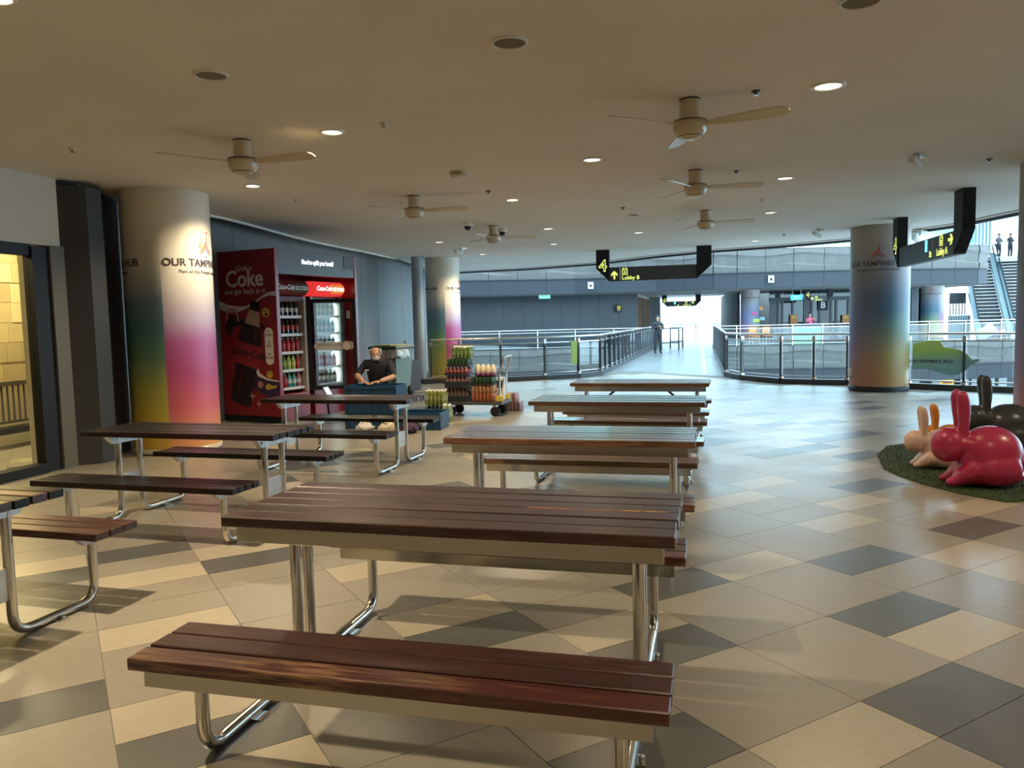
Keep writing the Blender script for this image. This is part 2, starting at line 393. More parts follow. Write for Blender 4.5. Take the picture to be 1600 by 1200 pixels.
# white bulkhead and glazed opening on the near side
DW = [(-5.75, 5.0), (-4.9, 8.55)]
da = Vector(DW[0]); dc = Vector(DW[1]); dd = (dc - da).normalized(); dn = Vector((-dd.y, dd.x)); drz = math.atan2(dd.y, dd.x); dl = (dc - da).length
bh = MB().box(-9, dl, 0, .3, 2.42, CEIL).build('wall_bulkhead', M_WHITEWALL, None, (da.x, da.y, 0), (0, 0, drz)); struct(bh, 'off white bulkhead above the glazed opening')
# dark pier; its rear length stands in for shade beside the column
pier = MB(); pier.prism([(-4.9, 8.55), (-4.66, 8.7), (-4.6, 8.9), (-4.72, 9.15), (-4.85, 9.75), (-5.2, 9.75), (-5.3, 8.6)], 0, CEIL - .06)
struct(pier.build('wall_pier', mat('dark grey pier and shade', (.035, .035, .036), .55)), 'dark grey pier beside the glazed opening, lengthened in place of shadow by the column')
pier2 = MB().box(dl - .17, dl + .02, -.03, .3, 0, 2.42).build('wall_jamb', mat('olive grey jamb', (.12, .115, .09), .6), None, (da.x, da.y, 0), (0, 0, drz)); struct(pier2, 'olive grey jamb of the glazed opening')
# black framed glazed opening
HL = (da.x, da.y, 0); HR = (0, 0, drz)
dr = thing('window_1', 'black framed glazed opening onto a lit stair hall', 'window', HL, drz, kind='structure')
MB().box(dl - .38, dl - .17, .0, .12, 0, 2.4).build('window_frame', M_BLACK, dr)
MB().box(-9, dl - .38, .02, .12, 2.3, 2.42).build('window_frame', M_BLACK, dr)
MB().box(-9, dl - .38, -.02, .14, 0, .1).build('window_sill', M_BLACK, dr)
MB().box(-9, dl - .38, .06, .07, .1, 2.3).build('pane', M_DOORGLASS, dr)
# lit stair hall beyond the glass
M_HALLT = [mat('hall tile %d' % i, c, .5, noise=.08, nscale=6) for i, c in enumerate(((.5, .43, .26), (.6, .53, .34), (.42, .36, .22)))]
hw = MB().box(-8, 6.1, 2.2, 2.35, -2.5, 3.4).build('wall_stair_hall', mat('stair hall wall', (.4, .34, .2), .7), None, HL, HR); struct(hw, 'tiled wall of the stair hall behind the glass')
rr = random.Random(3)
z = .84
while z < 2.75:
    x = 1.2 + rr.uniform(0, .3)
    while x < 5.9:
        w = rr.choice((.24, .36, .48))
        MB().box(x + .003, x + w - .003, 2.178 - rr.choice((0, .012)), 2.2, z + .003, z + .262).build('tile', rr.choice(M_HALLT), hw); x += w
    z += .265
z = -.9
while z < .2:
    MB().box(-3, 6.0, 2.17, 2.2, z + .006, z + .144).build('plank', M_HALLT[1], hw); z += .15
struct(MB().prism([(-8, .3), (3.6, .45), (4.7, 1.15), (6.1, 1.2), (6.1, 2.3), (-8, 2.3)], -2.6, -2.5).build('floor_stair_hall', M_HALLT[0], None, HL, HR), 'stair hall floor')
struct(MB().prism([(-8, .3), (3.6, .45), (4.7, 1.15), (6.1, 1.2), (6.1, 2.3), (-8, 2.3)], 2.9, 3.0).build('ceiling_stair_hall', M_WHITEWALL, None, HL, HR), 'stair hall ceiling')
struct(MB().box(6.0, 6.15, 1.2, 2.3, -2.5, 3).build('wall_stair_end', M_HALLT[1], None, HL, HR), 'end wall of the stair hall')
struct(MB().prism([(3.55, .3), (4.75, 1.1), (6.1, 1.15), (6.1, 1.2), (4.7, 1.2), (3.5, .42)], -2.5, 3).build('wall_stair_light_stop', M_HALLT[1], None, HL, HR), 'added wall closing the light gap beside the stair hall')  # added to close the light gap behind the pier
rl = thing('stair_railing', 'dark railing with thin balusters in the lit stair hall', 'railing', HL, drz)
MB().box(-2, 5.9, 1.88, 1.94, .82, .87).build('handrail', M_CHAR, rl); MB().box(-2, 5.9, 1.89, 1.93, .33, .36).build('bottom_rail', M_CHAR, rl)
x = 1.0; bm_ = MB().box(-.008, .008, 1.9, 1.92, .36, .82).mesh('baluster', M_CHAR)
while x < 5.9: link('baluster', bm_, rl, (x, 0, 0)); x += .085
MB().box(-2, 5.9, 1.85, 2.1, .2, .27).build('stringer', M_BLACK, rl)
lamp = bpy.data.lights.new('stair_hall_lamp', 'AREA'); lamp.energy = 60; lamp.color = (1, .84, .45); lamp.shape = 'RECTANGLE'; lamp.size = 3.5; lamp.size_y = .3
lo = bpy.data.objects.new('stair_hall_lamp', lamp); COL.objects.link(lo); _p = Vector(DW[0]) + dd * 3.4 + dn * 1.5; lo.location = (_p.x, _p.y, 2.88); lo.rotation_euler = HR
# walls behind the viewer
struct(MB().box(-9, 17, -5.2, -5, 0, CEIL).build('wall_back', M_WHITEWALL), 'plain wall behind the seating')
struct(MB().box(-9.2, -9, -5, 9, 0, CEIL).build('wall_side', M_WHITEWALL), 'plain side wall')
struct(MB().box(13, 13.2, -5, 6, 0, CEIL).build('wall_right', M_WHITEWALL), 'plain wall past the rabbit seats')

# ---- columns with wrapped print
def ramp(nt, stops, inp):
    r = nt.nodes.new('ShaderNodeValToRGB'); e = r.color_ramp.elements
    while len(e) < len(stops): e.new(.5)
    for q, (p, c) in zip(e, stops): q.position = p; q.color = (*c, 1)
    nt.links.new(inp, r.inputs[0]); return r.outputs[0]
def print_mat(name, A, B, seam, soft, rough=.42):
    """printed wrap: two vertical colour runs A and B (by height) that meet at angle seam"""
    m = bpy.data.materials.new(name); m.use_nodes = True; nt = m.node_tree; b = nt.nodes['Principled BSDF']; b.inputs['Roughness'].default_value = rough
    tc = nt.nodes.new('ShaderNodeTexCoord'); sp = nt.nodes.new('ShaderNodeSeparateXYZ'); nt.links.new(tc.outputs['Object'], sp.inputs[0])
    no = nt.nodes.new('ShaderNodeTexNoise'); no.inputs['Scale'].default_value = 1.1; no.inputs['Detail'].default_value = 1; nt.links.new(tc.outputs['Object'], no.inputs['Vector'])
    hz = nt.nodes.new('ShaderNodeMath'); hz.operation = 'MULTIPLY_ADD'; hz.inputs[1].default_value = 1 / 3.15; nt.links.new(sp.outputs['Z'], hz.inputs[0])
    nn = nt.nodes.new('ShaderNodeMapRange'); nn.inputs[3].default_value = -.07; nn.inputs[4].default_value = .07; nt.links.new(no.outputs['Fac'], nn.inputs[0]); nt.links.new(nn.outputs[0], hz.inputs[2])
    ca, cb = ramp(nt, A, hz.outputs[0]), ramp(nt, B, hz.outputs[0])
    # signed side of the seam
    dt = nt.nodes.new('ShaderNodeVectorMath'); dt.operation = 'DOT_PRODUCT'; nt.links.new(tc.outputs['Object'], dt.inputs[0]); dt.inputs[1].default_value = (-math.sin(seam), math.cos(seam), 0)
    mr = nt.nodes.new('ShaderNodeMapRange'); mr.inputs[1].default_value = -soft; mr.inputs[2].default_value = soft; nt.links.new(dt.outputs['Value'], mr.inputs[0])
    mx = nt.nodes.new('ShaderNodeMix'); mx.data_type = 'RGBA'; nt.links.new(mr.outputs[0], mx.inputs['Factor']); nt.links.new(ca, mx.inputs['A']); nt.links.new(cb, mx.inputs['B'])
    nt.links.new(mx.outputs['Result'], b.inputs['Base Color']); return m
CW = (.72, .68, .58)
RUN_BLUE = [(.0, (.62, .33, .05)), (.1, (.6, .42, .06)), (.24, (.46, .46, .1)), (.34, (.14, .3, .2)), (.48, (.08, .2, .26)), (.58, (.14, .22, .3)), (.72, (.6, .57, .5)), (.85, CW)]
RUN_PINK = [(.0, (.75, .38, .1)), (.08, (.72, .3, .14)), (.18, (.66, .13, .17)), (.3, (.5, .08, .24)), (.42, (.46, .13, .36)), (.52, (.55, .46, .62)), (.64, (.7, .66, .62)), (.85, CW)]
RUN_DUSK = [(.0, (.66, .32, .1)), (.1, (.6, .34, .1)), (.22, (.5, .4, .14)), (.36, (.16, .28, .22)), (.5, (.07, .17, .25)), (.6, (.12, .2, .3)), (.74, (.42, .4, .42)), (.88, (.6, .55, .5))]
RUN_DUSK = [(p_, tuple(c * .62 for c in q_)) for p_, q_ in RUN_DUSK]
RUN_ROSE = [(.0, (.7, .3, .26)), (.12, (.64, .28, .3)), (.28, (.4, .28, .5)), (.44, (.34, .34, .62)), (.6, (.4, .42, .55)), (.75, (.52, .48, .46)), (.9, (.62, .56, .5))]
RUN_ROSE = [(p_, tuple(c * .62 for c in q_)) for p_, q_ in RUN_ROSE]
LOGO = [('r', [(-.02, .0), (.02, .1), (.03, .2)], .011), ('r', [(-.1, -.03), (-.03, .04), (.0, .13)], .009), ('o', [(-.13, -.03), (-.07, .02), (-.03, .09)], .008), ('o', [(-.14, .1), (-.08, .08), (-.05, .05)], .007), ('g', [(-.13, .13), (-.08, .1), (-.03, .1)], .007),
        ('p', [(.14, -.03), (.08, .01), (.04, .08)], .008), ('p', [(.1, -.03), (.05, .02), (.02, .08)], .008), ('u', [(.06, -.04), (.04, .0), (.0, .05)], .008)]
DOTS = [('r', (.03, .235), .017), ('g', (-.075, .155), .016), ('o', (-.11, .055), .018), ('p', (.105, .14), .014), ('u', (.0, -.05), .015)]
LC = {'r': mat('emblem red', (.55, .06, .06), .5), 'o': mat('emblem orange', (.65, .24, .05), .5), 'g': mat('emblem green', (.28, .45, .08), .5), 'p': mat('emblem plum', (.35, .08, .2), .5), 'u': mat('emblem purple', (.16, .08, .25), .5)}
def emblem(parent, R, ang, z, s=1.):
    ks = list(LC); b = MB()
    def P(x, y, e=.002): a = ang + x * s / R; return ((R + e) * math.cos(a), (R + e) * math.sin(a), z + y * s)
    for c, pts, w in LOGO:
        q = [(pts[0][0] * (1 - t) ** 2 + pts[1][0] * 2 * t * (1 - t) + pts[2][0] * t * t, pts[0][1] * (1 - t) ** 2 + pts[1][1] * 2 * t * (1 - t) + pts[2][1] * t * t) for t in [i / 6 for i in range(7)]]
        vs = []
        for i, (x, y) in enumerate(q):
            x2, y2 = q[min(i + 1, 6)]; x1, y1 = q[max(i - 1, 0)]; l = math.hypot(x2 - x1, y2 - y1); nx, ny = -(y2 - y1) / l, (x2 - x1) / l; ww = w * (.4 + .6 * math.sin(math.pi * (i + .6) / 7.2))
            vs += [P(x + nx * ww, y + ny * ww), P(x - nx * ww, y - ny * ww)]
        b.add(vs, [(2 * i, 2 * i + 1, 2 * i + 3, 2 * i + 2) for i in range(6)], ks.index(c))
    for c, (x, y), r in DOTS:
        b.add([P(x + r * math.cos(k * math.pi / 5), y + r * math.sin(k * math.pi / 5)) for k in range(10)], [tuple(range(10))], ks.index(c))
    return b.build('emblem', [LC[k] for k in ks], parent)
def column(label, x, y, R, m, texts, top=CEIL, base=.1, seg=64):
    c = thing('column', label, 'column', (x, y, 0), 0, kind='structure')
    MB().lathe([(R, base), (R, top)], seg, cap=False).build('shaft', m, c)
    MB().lathe([(R + .012, .02), (R + .012, base), (R, base + .004)], seg, cap=False).build('base_ring', M_CREAMPL if base < .09 else M_BLACK, c)
    MB().lathe([(R - .01, 0), (R - .01, base)], seg, cap=False).build('plinth', M_CHAR, c)
    for ang, z, s in texts:
        bent_text('OUR TAMPINES HUB', .125 * s, M_TEXTDK, c, R, ang, z, bold=.0025 * s)
        bent_text("Part of the People's Association", .062 * s, M_TEXTDK, c, R, ang, z - .105 * s)
        emblem(c, R, ang, z + .14 * s, s)
    return c
ang = lambda d: math.radians(d)
column('thick printed column beside the vending booth, blue and magenta wrap', -4.2, 9.62, .51, print_mat('column wrap blue magenta', RUN_BLUE, RUN_PINK, ang(-76), .004), [(ang(-9), 2.28, 1.), (ang(190), 2.28, 1.)], base=.07)
column('distant printed column behind the drinks trolley, yellow and pink wrap', -1.72, 20.0, .44, print_mat('column wrap yellow pink', RUN_BLUE, RUN_PINK, ang(-80), .004), [(ang(-12), 2.36, .85), (ang(192), 2.36, .85)], base=.07)
column('printed column in the void railing, dusky blue wrap with full emblem', 7.15, 15.05, .53, print_mat('column wrap dusk', RUN_ROSE, RUN_DUSK, ang(-140), .38), [(ang(-120), 2.42, 1.02)])
pc = column('pale printed column at the picture edge behind the rabbits', 6.32, 8.7, .55, print_mat('column wrap pale', RUN_ROSE, RUN_PINK, ang(-100), .4), [])
# pilaster by the distant column
struct(MB().lathe([(.15, 0), (.15, CEIL)], 24, c=(-2.3, 19.5), cap=False).build('wall_pilaster', mat('blue grey pilaster', (.3, .35, .4), .35)), 'round blue grey pilaster beside the distant column')
so = MB().box(-.03, .03, -.04, .05, -.07, .07).build('socket_box', M_WHITE, None, (6.60, 15.05, .36)); tag(so, 'small white socket box on the dusky printed column', 'socket')
dk = thing('disc_sign', 'round dark red sign with pale rim on the pale column', 'sign', (5.785, 8.48, 1.33), ang(-67))
Tr = Matrix.Rotation(R90, 4, 'X')
MB().lathe([(.0, -.01), (.135, -.01), (.135, .012), (.0, .012)], 36, T=Tr, cap=False).build('disc', mat('dark red enamel', (.22, .03, .03), .4), dk)
MB().tube([(.135 * math.cos(a * math.pi / 18), 0, .135 * math.sin(a * math.pi / 18)) for a in range(36)], .009, 6, closed=True).build('rim', mat('pale gold', (.6, .45, .28), .4), dk)
text('IL', .1, M_WHITEPRINT, dk, (.0, -.014, 0))
bx = MB().bbox(-.09, .09, -.05, .05, -.17, .17, .01).build('speaker_box', M_BLACK, None, (5.80, 8.36, 1.72)); tag(bx, 'small black box fixed on the pale column', 'speaker'); bx.rotation_euler = (0, 0, ang(-57))
ps = thing('framed_poster', 'gold framed dark poster on the pale column', 'poster', (5.83, 8.38, 2.25), ang(-57))
MB().box(-.13, .13, -.015, .01, -.2, .2).build('frame', mat('gold frame', (.5, .32, .1), .4), ps); MB().box(-.115, .115, -.018, -.012, -.185, .185).build('sheet', M_CHAR, ps)

# ---- the void: kerbs, bridge, far side
KERB = mat('dark kerb stone', (.05, .052, .056), .5)
struct(ribbon(EDGE_L + BR_L[1:], -.35, .11, .12, 'trim_4', KERB), 'dark kerb along the void and bridge')
struct(ribbon([(x, y) for x, y in BR_R[::-1]] + EDGE_R[1:], -.35, .11, .12, 'trim_5', KERB), 'dark kerb along the void by the column')
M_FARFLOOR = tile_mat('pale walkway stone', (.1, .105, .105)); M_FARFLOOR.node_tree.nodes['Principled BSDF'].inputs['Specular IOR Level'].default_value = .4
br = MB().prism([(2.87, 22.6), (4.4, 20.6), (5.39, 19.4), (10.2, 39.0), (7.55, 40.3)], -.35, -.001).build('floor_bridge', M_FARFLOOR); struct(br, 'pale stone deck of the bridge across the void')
# deck border strip
struct(ribbon([(5.05, 20.2), (9.6, 38.9)], -.02, .003, .07, 'trim_6', mat('pale edge line', (.6, .58, .52), .4)), 'pale line along the edge of the bridge deck')
FE_L = [(-10, 40.2), (-2.6, 40.3), (3.4, 40.9), (7.55, 40.3)]
FE_R = [(10.2, 39.0), (11.3, 38.75), (14, 38.5), (17, 38.5), (21, 38.9), (25, 39.5), (29, 40.4), (34, 42)]
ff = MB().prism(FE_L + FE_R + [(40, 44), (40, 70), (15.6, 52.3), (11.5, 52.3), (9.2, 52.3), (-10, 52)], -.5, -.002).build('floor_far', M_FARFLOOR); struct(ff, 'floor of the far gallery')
UF_L = FE_L + FE_R[:5] + [(23.6, 39.35), (24.4, 39.9), (24.8, 41), (25, 43)]
us = MB().prism(UF_L + [(25, 46), (16, 47), (10.9, 56), (-10, 56)], 2.86, 3.3).build('ceiling_far', mat('far soffit', (.4, .39, .37), .7)); struct(us, 'soffit of the far gallery')

M_FASCIA = mat('slate blue fascia', (.015, .019, .027), .6, noise=.05, nscale=.8)
M_WAVE = mat('pale ribbed cladding', (.1, .096, .087), .6, noise=.1, nscale=3, bump=.1, bscale=60)
def gallery_edge(name, label, pts, ztop, pw=1.5, dark=True):
    """wavy cladding panels over a dark fascia"""
    w = struct(ribbon(pts, ztop - 1.95, ztop - .02, .1, name, M_PANELBACK), label)
    s_ = 0.
    for a, c in zip(pts[:-1], pts[1:]):
        a, c = Vector(a), Vector(c); d = (c - a).normalized(); ln = (c - a).length; k = max(1, round(ln / pw)); st = ln / k
        for i in range(k):
            p = a + d * (i * st); nx = 6; vs = []; fs = []
            rows = [(0, .0), (-.3, .05), (-.42, .01), (-.78, -.03), (-.86, .05), (-1.12, .02)]
            for q in range(nx + 1):
                x = .012 + (st - .024) * q / nx; ph = (s_ + i * st + x) * 1.55
                for r_, (zz, off) in enumerate(rows):
                    wv = (0, .07, .09, .08, .07, 0)[r_] * math.sin(ph + r_ * .5); vs.append((x, -.08 - off, ztop + zz + wv))
            nr = len(rows)
            for q in range(nx):
                for r_ in range(nr - 1): fs.append((q * nr + r_, q * nr + r_ + 1, (q + 1) * nr + r_ + 1, (q + 1) * nr + r_))
            b = MB(); b.add(vs, fs)
            for q in (0, nx): pass
            b.box(.012, st - .012, -.1, -.04, ztop - .03, ztop)
            o = b.build('panel', M_WAVE, w, (p.x, p.y, 0)); o.rotation_euler = (0, 0, math.atan2(d.y, d.x))
            if dark:
                o = MB().box(.008, st - .008, -.06, -.03, ztop - 1.93, ztop - 1.2).build('fascia_panel', M_FASCIA, w, (p.x, p.y, 0)); o.rotation_euler = (0, 0, math.atan2(d.y, d.x))
                o = MB().box(0, st, -.13, -.02, ztop - 1.17, ztop - 1.13).build('drip_rail', M_CHAR, w, (p.x, p.y, 0)); o.rotation_euler = (0, 0, math.atan2(d.y, d.x))
        s_ += ln
    return w
gallery_edge('trim_7', 'wavy panel edge of the far gallery left of the bridge', FE_L, 0)
gallery_edge('trim_8', 'wavy panel edge of the far gallery right of the bridge', FE_R, 0)
gallery_edge('trim_9', 'wavy panel edge and blue fascia of the upper gallery', UF_L, 4.8)
# lower storey glimpsed under the far gallery
struct(MB().box(-12, 40, 10, 60, -5.1, -4.9).build('floor_lower', mat('lower floor stone', (.3, .3, .3), .4)), 'floor of the storey below')
struct(MB().box(-12, 40, 48, 48.2, -4.9, -1.9).build('wall_lower', mat('lower shop wall', (.09, .1, .11), .5)), 'dark shopfront wall of the storey below')
struct(MB().box(-12.2, -12, 10, 60, -4.9, 12).build('wall_void', M_BLUEPANEL), 'blue clad end wall of the void')

# far blue wall left of the corridor
fw_ = panel_wall('wall_far', 'blue grey panelled wall across the void', [(7.15, 43.6), (-9, 43.0)][::-1], 0, 2.86, 1.05, M_BLUEPANEL)
# corridor side walls
M_STRIPE = [mat('timber stripe %d' % i, c, .95, spec=.05) for i, c in enumerate(((.25, .12, .06), (.32, .22, .14), (.15, .08, .06), (.3, .15, .08), (.2, .18, .17)))]
cw = struct(MB().prism([(7.15, 43.6), (9.2, 51.4), (9.0, 51.45), (6.95, 43.65)], 0, 2.86).build('wall_corridor', M_WHITEWALL), 'corridor wall with coloured timber stripes')
cd = Vector((9.2 - 7.15, 51.4 - 43.6)); ca = math.atan2(cd.y, cd.x)
for i in range(20):
    p = Vector((7.15, 43.6)) + cd * ((i + .3) / 21)
    o = MB().box(0, .33, -.05, 0, .3, 2.7).build('plank', random.choice(M_STRIPE), cw, (p.x, p.y, 0)); o.rotation_euler = (0, 0, ca)
M_GREYCLAD = mat('pale grey cladding', (.12, .13, .132), .9, spec=.1)
c2 = panel_wall('wall_corridor_side', 'pale grey clad corridor wall by the lobby', [(14.2, 52.3), (12.95, 44.3)], 0, 2.86, .9, M_GREYCLAD)
struct(MB().box(-.4, .4, -.1, .1, 0, 2.86).build('wall_end_pier', mat('grey green pier', (.3, .34, .33), .5), None, (9.55, 51.6, 0)), 'grey pier at the bright end of the corridor')

# ================================================================== PICNIC TABLES
def picnic_table(label, x, y, deg, tL, tW, zt, bo, bW, bL, zb, nb, apron, wt, wb, inset, brace=False):
    T = thing('picnic_table', label, 'table', (x, y, 0), math.radians(deg), 'picnic tables with fixed benches')
    th = .042; g = .009
    def planks(name, L, w0, w1, n, ztop, woods):
        pw = (w1 - w0) / n
        me = MB().bbox(-L / 2, L / 2, g / 2, pw - g / 2, -th, 0, .004).mesh(name, woods[0])
        mes = {}
        for i in range(n):
            wm = woods[i % len(woods)]
            if wm.name not in mes: mes[wm.name] = MB().bbox(-L / 2, L / 2, g / 2, pw - g / 2, -th, 0, .004).mesh(name, wm)
            o = link(name, mes[wm.name], T, (random.uniform(-.004, .004), w0 + pw * i, ztop + random.uniform(-.002, .001)))
    planks('table_plank', tL, -tW / 2, tW / 2, 6, zt, wt)
    for s in (-1, 1):
        a, b = (bo, bo + bW) if s > 0 else (-bo - bW, -bo)
        planks('bench_plank', bL, a, b, nb, zb, wb)
    r = .024; lv = .05 if apron else .115
    for sx in (-1, 1):
        X = sx * (tL / 2 - inset); Xb = sx * (bL / 2 - inset)
        for s in (-1, 1):
            bc = s * (bo + bW / 2)
            MB().tube(bend_path([(X, s * lv, zt - th - .03), (X, s * lv, r), (X, bc, r), (X, bc, zb - th - .02)], .1, 6), r, 12).build('leg', M_STEEL, T)
            # bench bracket
            MB().vprism([(0, 0), (bW * .78, 0), (bW * .58, -.055), (bW * .2, -.055)], -.02, .02).build('bracket', M_GALV, T, (X, bc + (-bW * .39), zb - th), (0, 0, R90))
            fp = MB().box(-.05, .05, -.035, .035, 0, .008).build('foot_plate', M_STEEL, T, (X, s * (.115 + abs(bc)) / 2, 0))
            MB().lathe([(.011, .008), (.011, .02), (.006, .026)], 8).build('bolt', M_STEEL, fp, (.035 * sx, 0, 0))
        MB().vprism([(-tW * .43, 0), (tW * .43, 0), (tW * .3, -.07), (-tW * .3, -.07)], -.022, .022).build('bracket', M_GALV, T, (X, 0, zt - th), (0, 0, R90))
        for yy in (-.2, .2):
            MB().lathe([(.009, 0), (.009, .006), (.005, .009)], 8, T=Matrix.Rotation(-R90, 4, 'X') @ Matrix.Rotation(0, 4, 'Z')).build('bolt', M_CHAR, T, (X + sx * .022, yy * .9, zt - th - .035), (0, 0, -sx * R90))
        if not apron: MB().box(X - .006, X + .006, -.095, .095, .2, .36).build('tie_plate', M_GALV, T)
    if apron:
        ah = .062
        for s in (-1, 1):
            yy = s * (tW / 2 - .035)
            MB().bbox(-tL / 2 + .055, tL / 2 - .04, yy - .012, yy + .012, zt - th - ah, zt - th, .002).build('apron', M_BRUSHED2, T)
            for q in (bo + .03, bo + bW - .03):
                MB().bbox(-bL / 2 + .05, bL / 2 - .05, s * q - .012, s * q + .012, zb - th - .058, zb - th, .002).build('bench_apron', M_BRUSHED2, T)
    if brace:
        for sx in (-1, 1):
            MB().tube([(sx * (tL / 2 - inset), 0, zt - .42), (sx * (tL / 2 - inset - .42), 0, zt - th - .02)], .014, 8).build('knee_brace', M_CHAR, T)
    return T
M_BRUSHED2 = mat('satin steel apron', (.5, .47, .41), .16, 1., noise=.05, nscale=6)
D, RD, TN = M_WOODDARK, M_WOODRED, M_WOODTAN
TG1 = dict(tL=1.75, tW=.687, zt=.762, bo=.542, bW=.329, bL=1.763, zb=.42, nb=3, apron=True, inset=.15)
TG2 = dict(tL=1.655, tW=.655, zt=.73, bo=.512, bW=.275, bL=1.66, zb=.44, nb=3, apron=True, inset=.15)
TG3 = dict(tL=1.705, tW=.573, zt=.723, bo=.464, bW=.311, bL=1.692, zb=.436, apron=False, inset=.19)
t1 = picnic_table('nearest picnic table, cracked dark red boards and long bench in front', -.225, 3.099, -14.33, wt=[RD], wb=[M_WOODWORN, RD, RD], **TG1)
t2 = picnic_table('picnic table directly behind the nearest one, tan boards', .407, 5.27, -14.5, wt=[TN], wb=[TN], **TG2)
t3 = picnic_table('third picnic table from the viewer towards the bridge, pale glossy boards', 1.031, 7.501, -15.6, wt=[TN, RD], wb=[TN], **TG2)
t4 = picnic_table('picnic table closest to the bridge, with knee braces', 1.596, 9.535, -15.8, wt=[TN], wb=[TN], brace=True, **TG2)
l0 = picnic_table('picnic table cut off by the picture edge beside the stair hall glass', -3.145, 3.772, -16.1, wt=[RD, D], wb=[RD], nb=3, **TG3)
l1 = picnic_table('near black picnic table in front of the blue and magenta column', -2.465, 6.01, -15.9, wt=[D], wb=[D], nb=4, **TG3)
l2 = picnic_table('dark picnic table in front of the vending booth', -1.826, 8.34, -15.8, wt=[D, RD], wb=[D], nb=3, **TG3)
# cracked, splintered stretch on the nearest table
def splinter(T, x0, x1, y, z):
    b = MB(); n = 14; vs = []; rr = random.Random(5)
    for i in range(n + 1):
        x = x0 + (x1 - x0) * i / n; w = rr.uniform(.002, .008) * (1 if 0 < i < n else .2); vs += [(x, y - w, z + .0012), (x, y + w * .7, z + .0016)]
    b.add(vs, [(2 * i, 2 * i + 2, 2 * i + 3, 2 * i + 1) for i in range(n)]); return b
splinter(t1, .28, .72, -.005, .762).build('crack', mat('raw split timber', (.4, .12, .05), .8), t1)
splinter(t1, .66, .84, -.002, .7625).build('crack', mat('raw pale timber', (.55, .3, .09), .8), t1)

# ================================================================== CEILING FITTINGS
def fan(label, x, y, a0):
    f = thing('ceiling_fan', label, 'fan', (x, y, CEIL), 0, 'cream ceiling fans')
    MB().lathe([(.078, 0), (.078, -.15)], 28, cap=False).build('canopy', M_CREAMPL, f)
    MB().lathe([(.08, 0), (.08, -.012)], 28).build('canopy_ring', M_CHAR, f)
    mt = MB().lathe([(.085, -.15), (.12, -.165), (.126, -.2), (.126, -.225), (.11, -.262), (.075, -.29), (.03, -.302), (.0, -.304)], 32, cap=False).build('motor', M_CREAMPL, f)
    MB().tube([(.1275 * math.cos(k * math.pi / 16), .1275 * math.sin(k * math.pi / 16), -.168) for k in range(32)], .004, 5, closed=True).build('seam', M_CHAR, mt)
    MB().tube([(.092 * math.cos(k * math.pi / 16), .092 * math.sin(k * math.pi / 16), -.278) for k in range(32)], .003, 5, closed=True).build('seam', M_CHAR, mt)
    for k in range(3):
        a = math.radians(a0 + 120 * k); b = MB(); top = []; n = 10
        out = [(.16, .03), (.2, .045), (.35, .055), (.5, .068), (.66, .07), (.715, .055), (.735, .025)]
        pts = [(x_, w) for x_, w in out] + [(x_, -w) for x_, w in out[::-1]]
        T = Matrix.Rotation(a, 4, 'Z') @ Matrix.Translation((0, 0, -.195)) @ Matrix.Rotation(math.radians(-14), 4, 'X')
        b.prism(pts, -.004, .004, T=T); bl = b.build('blade', M_CREAMPL, f)
        MB().box(.1, .2, -.018, .018, -.008, .008, T=T).build('blade_arm', M_CREAMPL, bl)
    return f
for lb, (x, y), a in (('cream ceiling fan in front of the blue and magenta column', (-2.34, 7.0), -20), ('largest cream ceiling fan, above the nearest tables', (1.40, 6.03), -33), ('cream ceiling fan above the vending booth', (-1.22, 10.2), -14), ('cream ceiling fan beside the dome cameras', (-.26, 13.55), 5), ('cream ceiling fan just beyond the largest one', (2.12, 8.88), -10), ('cream ceiling fan nearest the hanging Lobby B sign', (3.07, 12.22), -16)):
    fan(lb, x, y, a)
M_LAMPON = mat('lit lamp face', (1, .9, .7), .5, emit=(1, .83, .52), estr=7)
M_LAMPDIM = mat('dim lamp face', (1, .92, .75), .5, emit=(1, .88, .62), estr=2.2)
M_GRILLE = mat('brown speaker cloth', (.2, .17, .12), .8, bump=.3, bscale=400)
def downlight(label, x, y, power=0, r=.075, on=True):
    d = thing('downlight', label, 'downlight', (x, y, CEIL), 0, 'round recessed downlights')
    MB().lathe([(r * 1.28, 0), (r * 1.25, -.01), (r, -.012), (r * .96, -.002)], 28, cap=False).build('trim_ring', M_WHITE, d)
    MB().lathe([(r * .98, -.003), (0, -.003)], 28, cap=False).build('lamp_face', M_LAMPON if on else M_LAMPDIM, d)
    if power:
        l = bpy.data.lights.new('downlight_beam', 'SPOT'); l.energy = power; l.color = (1, .8, .51); l.spot_size = math.radians(140); l.spot_blend = .6; l.shadow_soft_size = .035
        lo = bpy.data.objects.new('downlight_beam', l); COL.objects.link(lo); lo.location = (0, 0, -.03); lo.parent = d
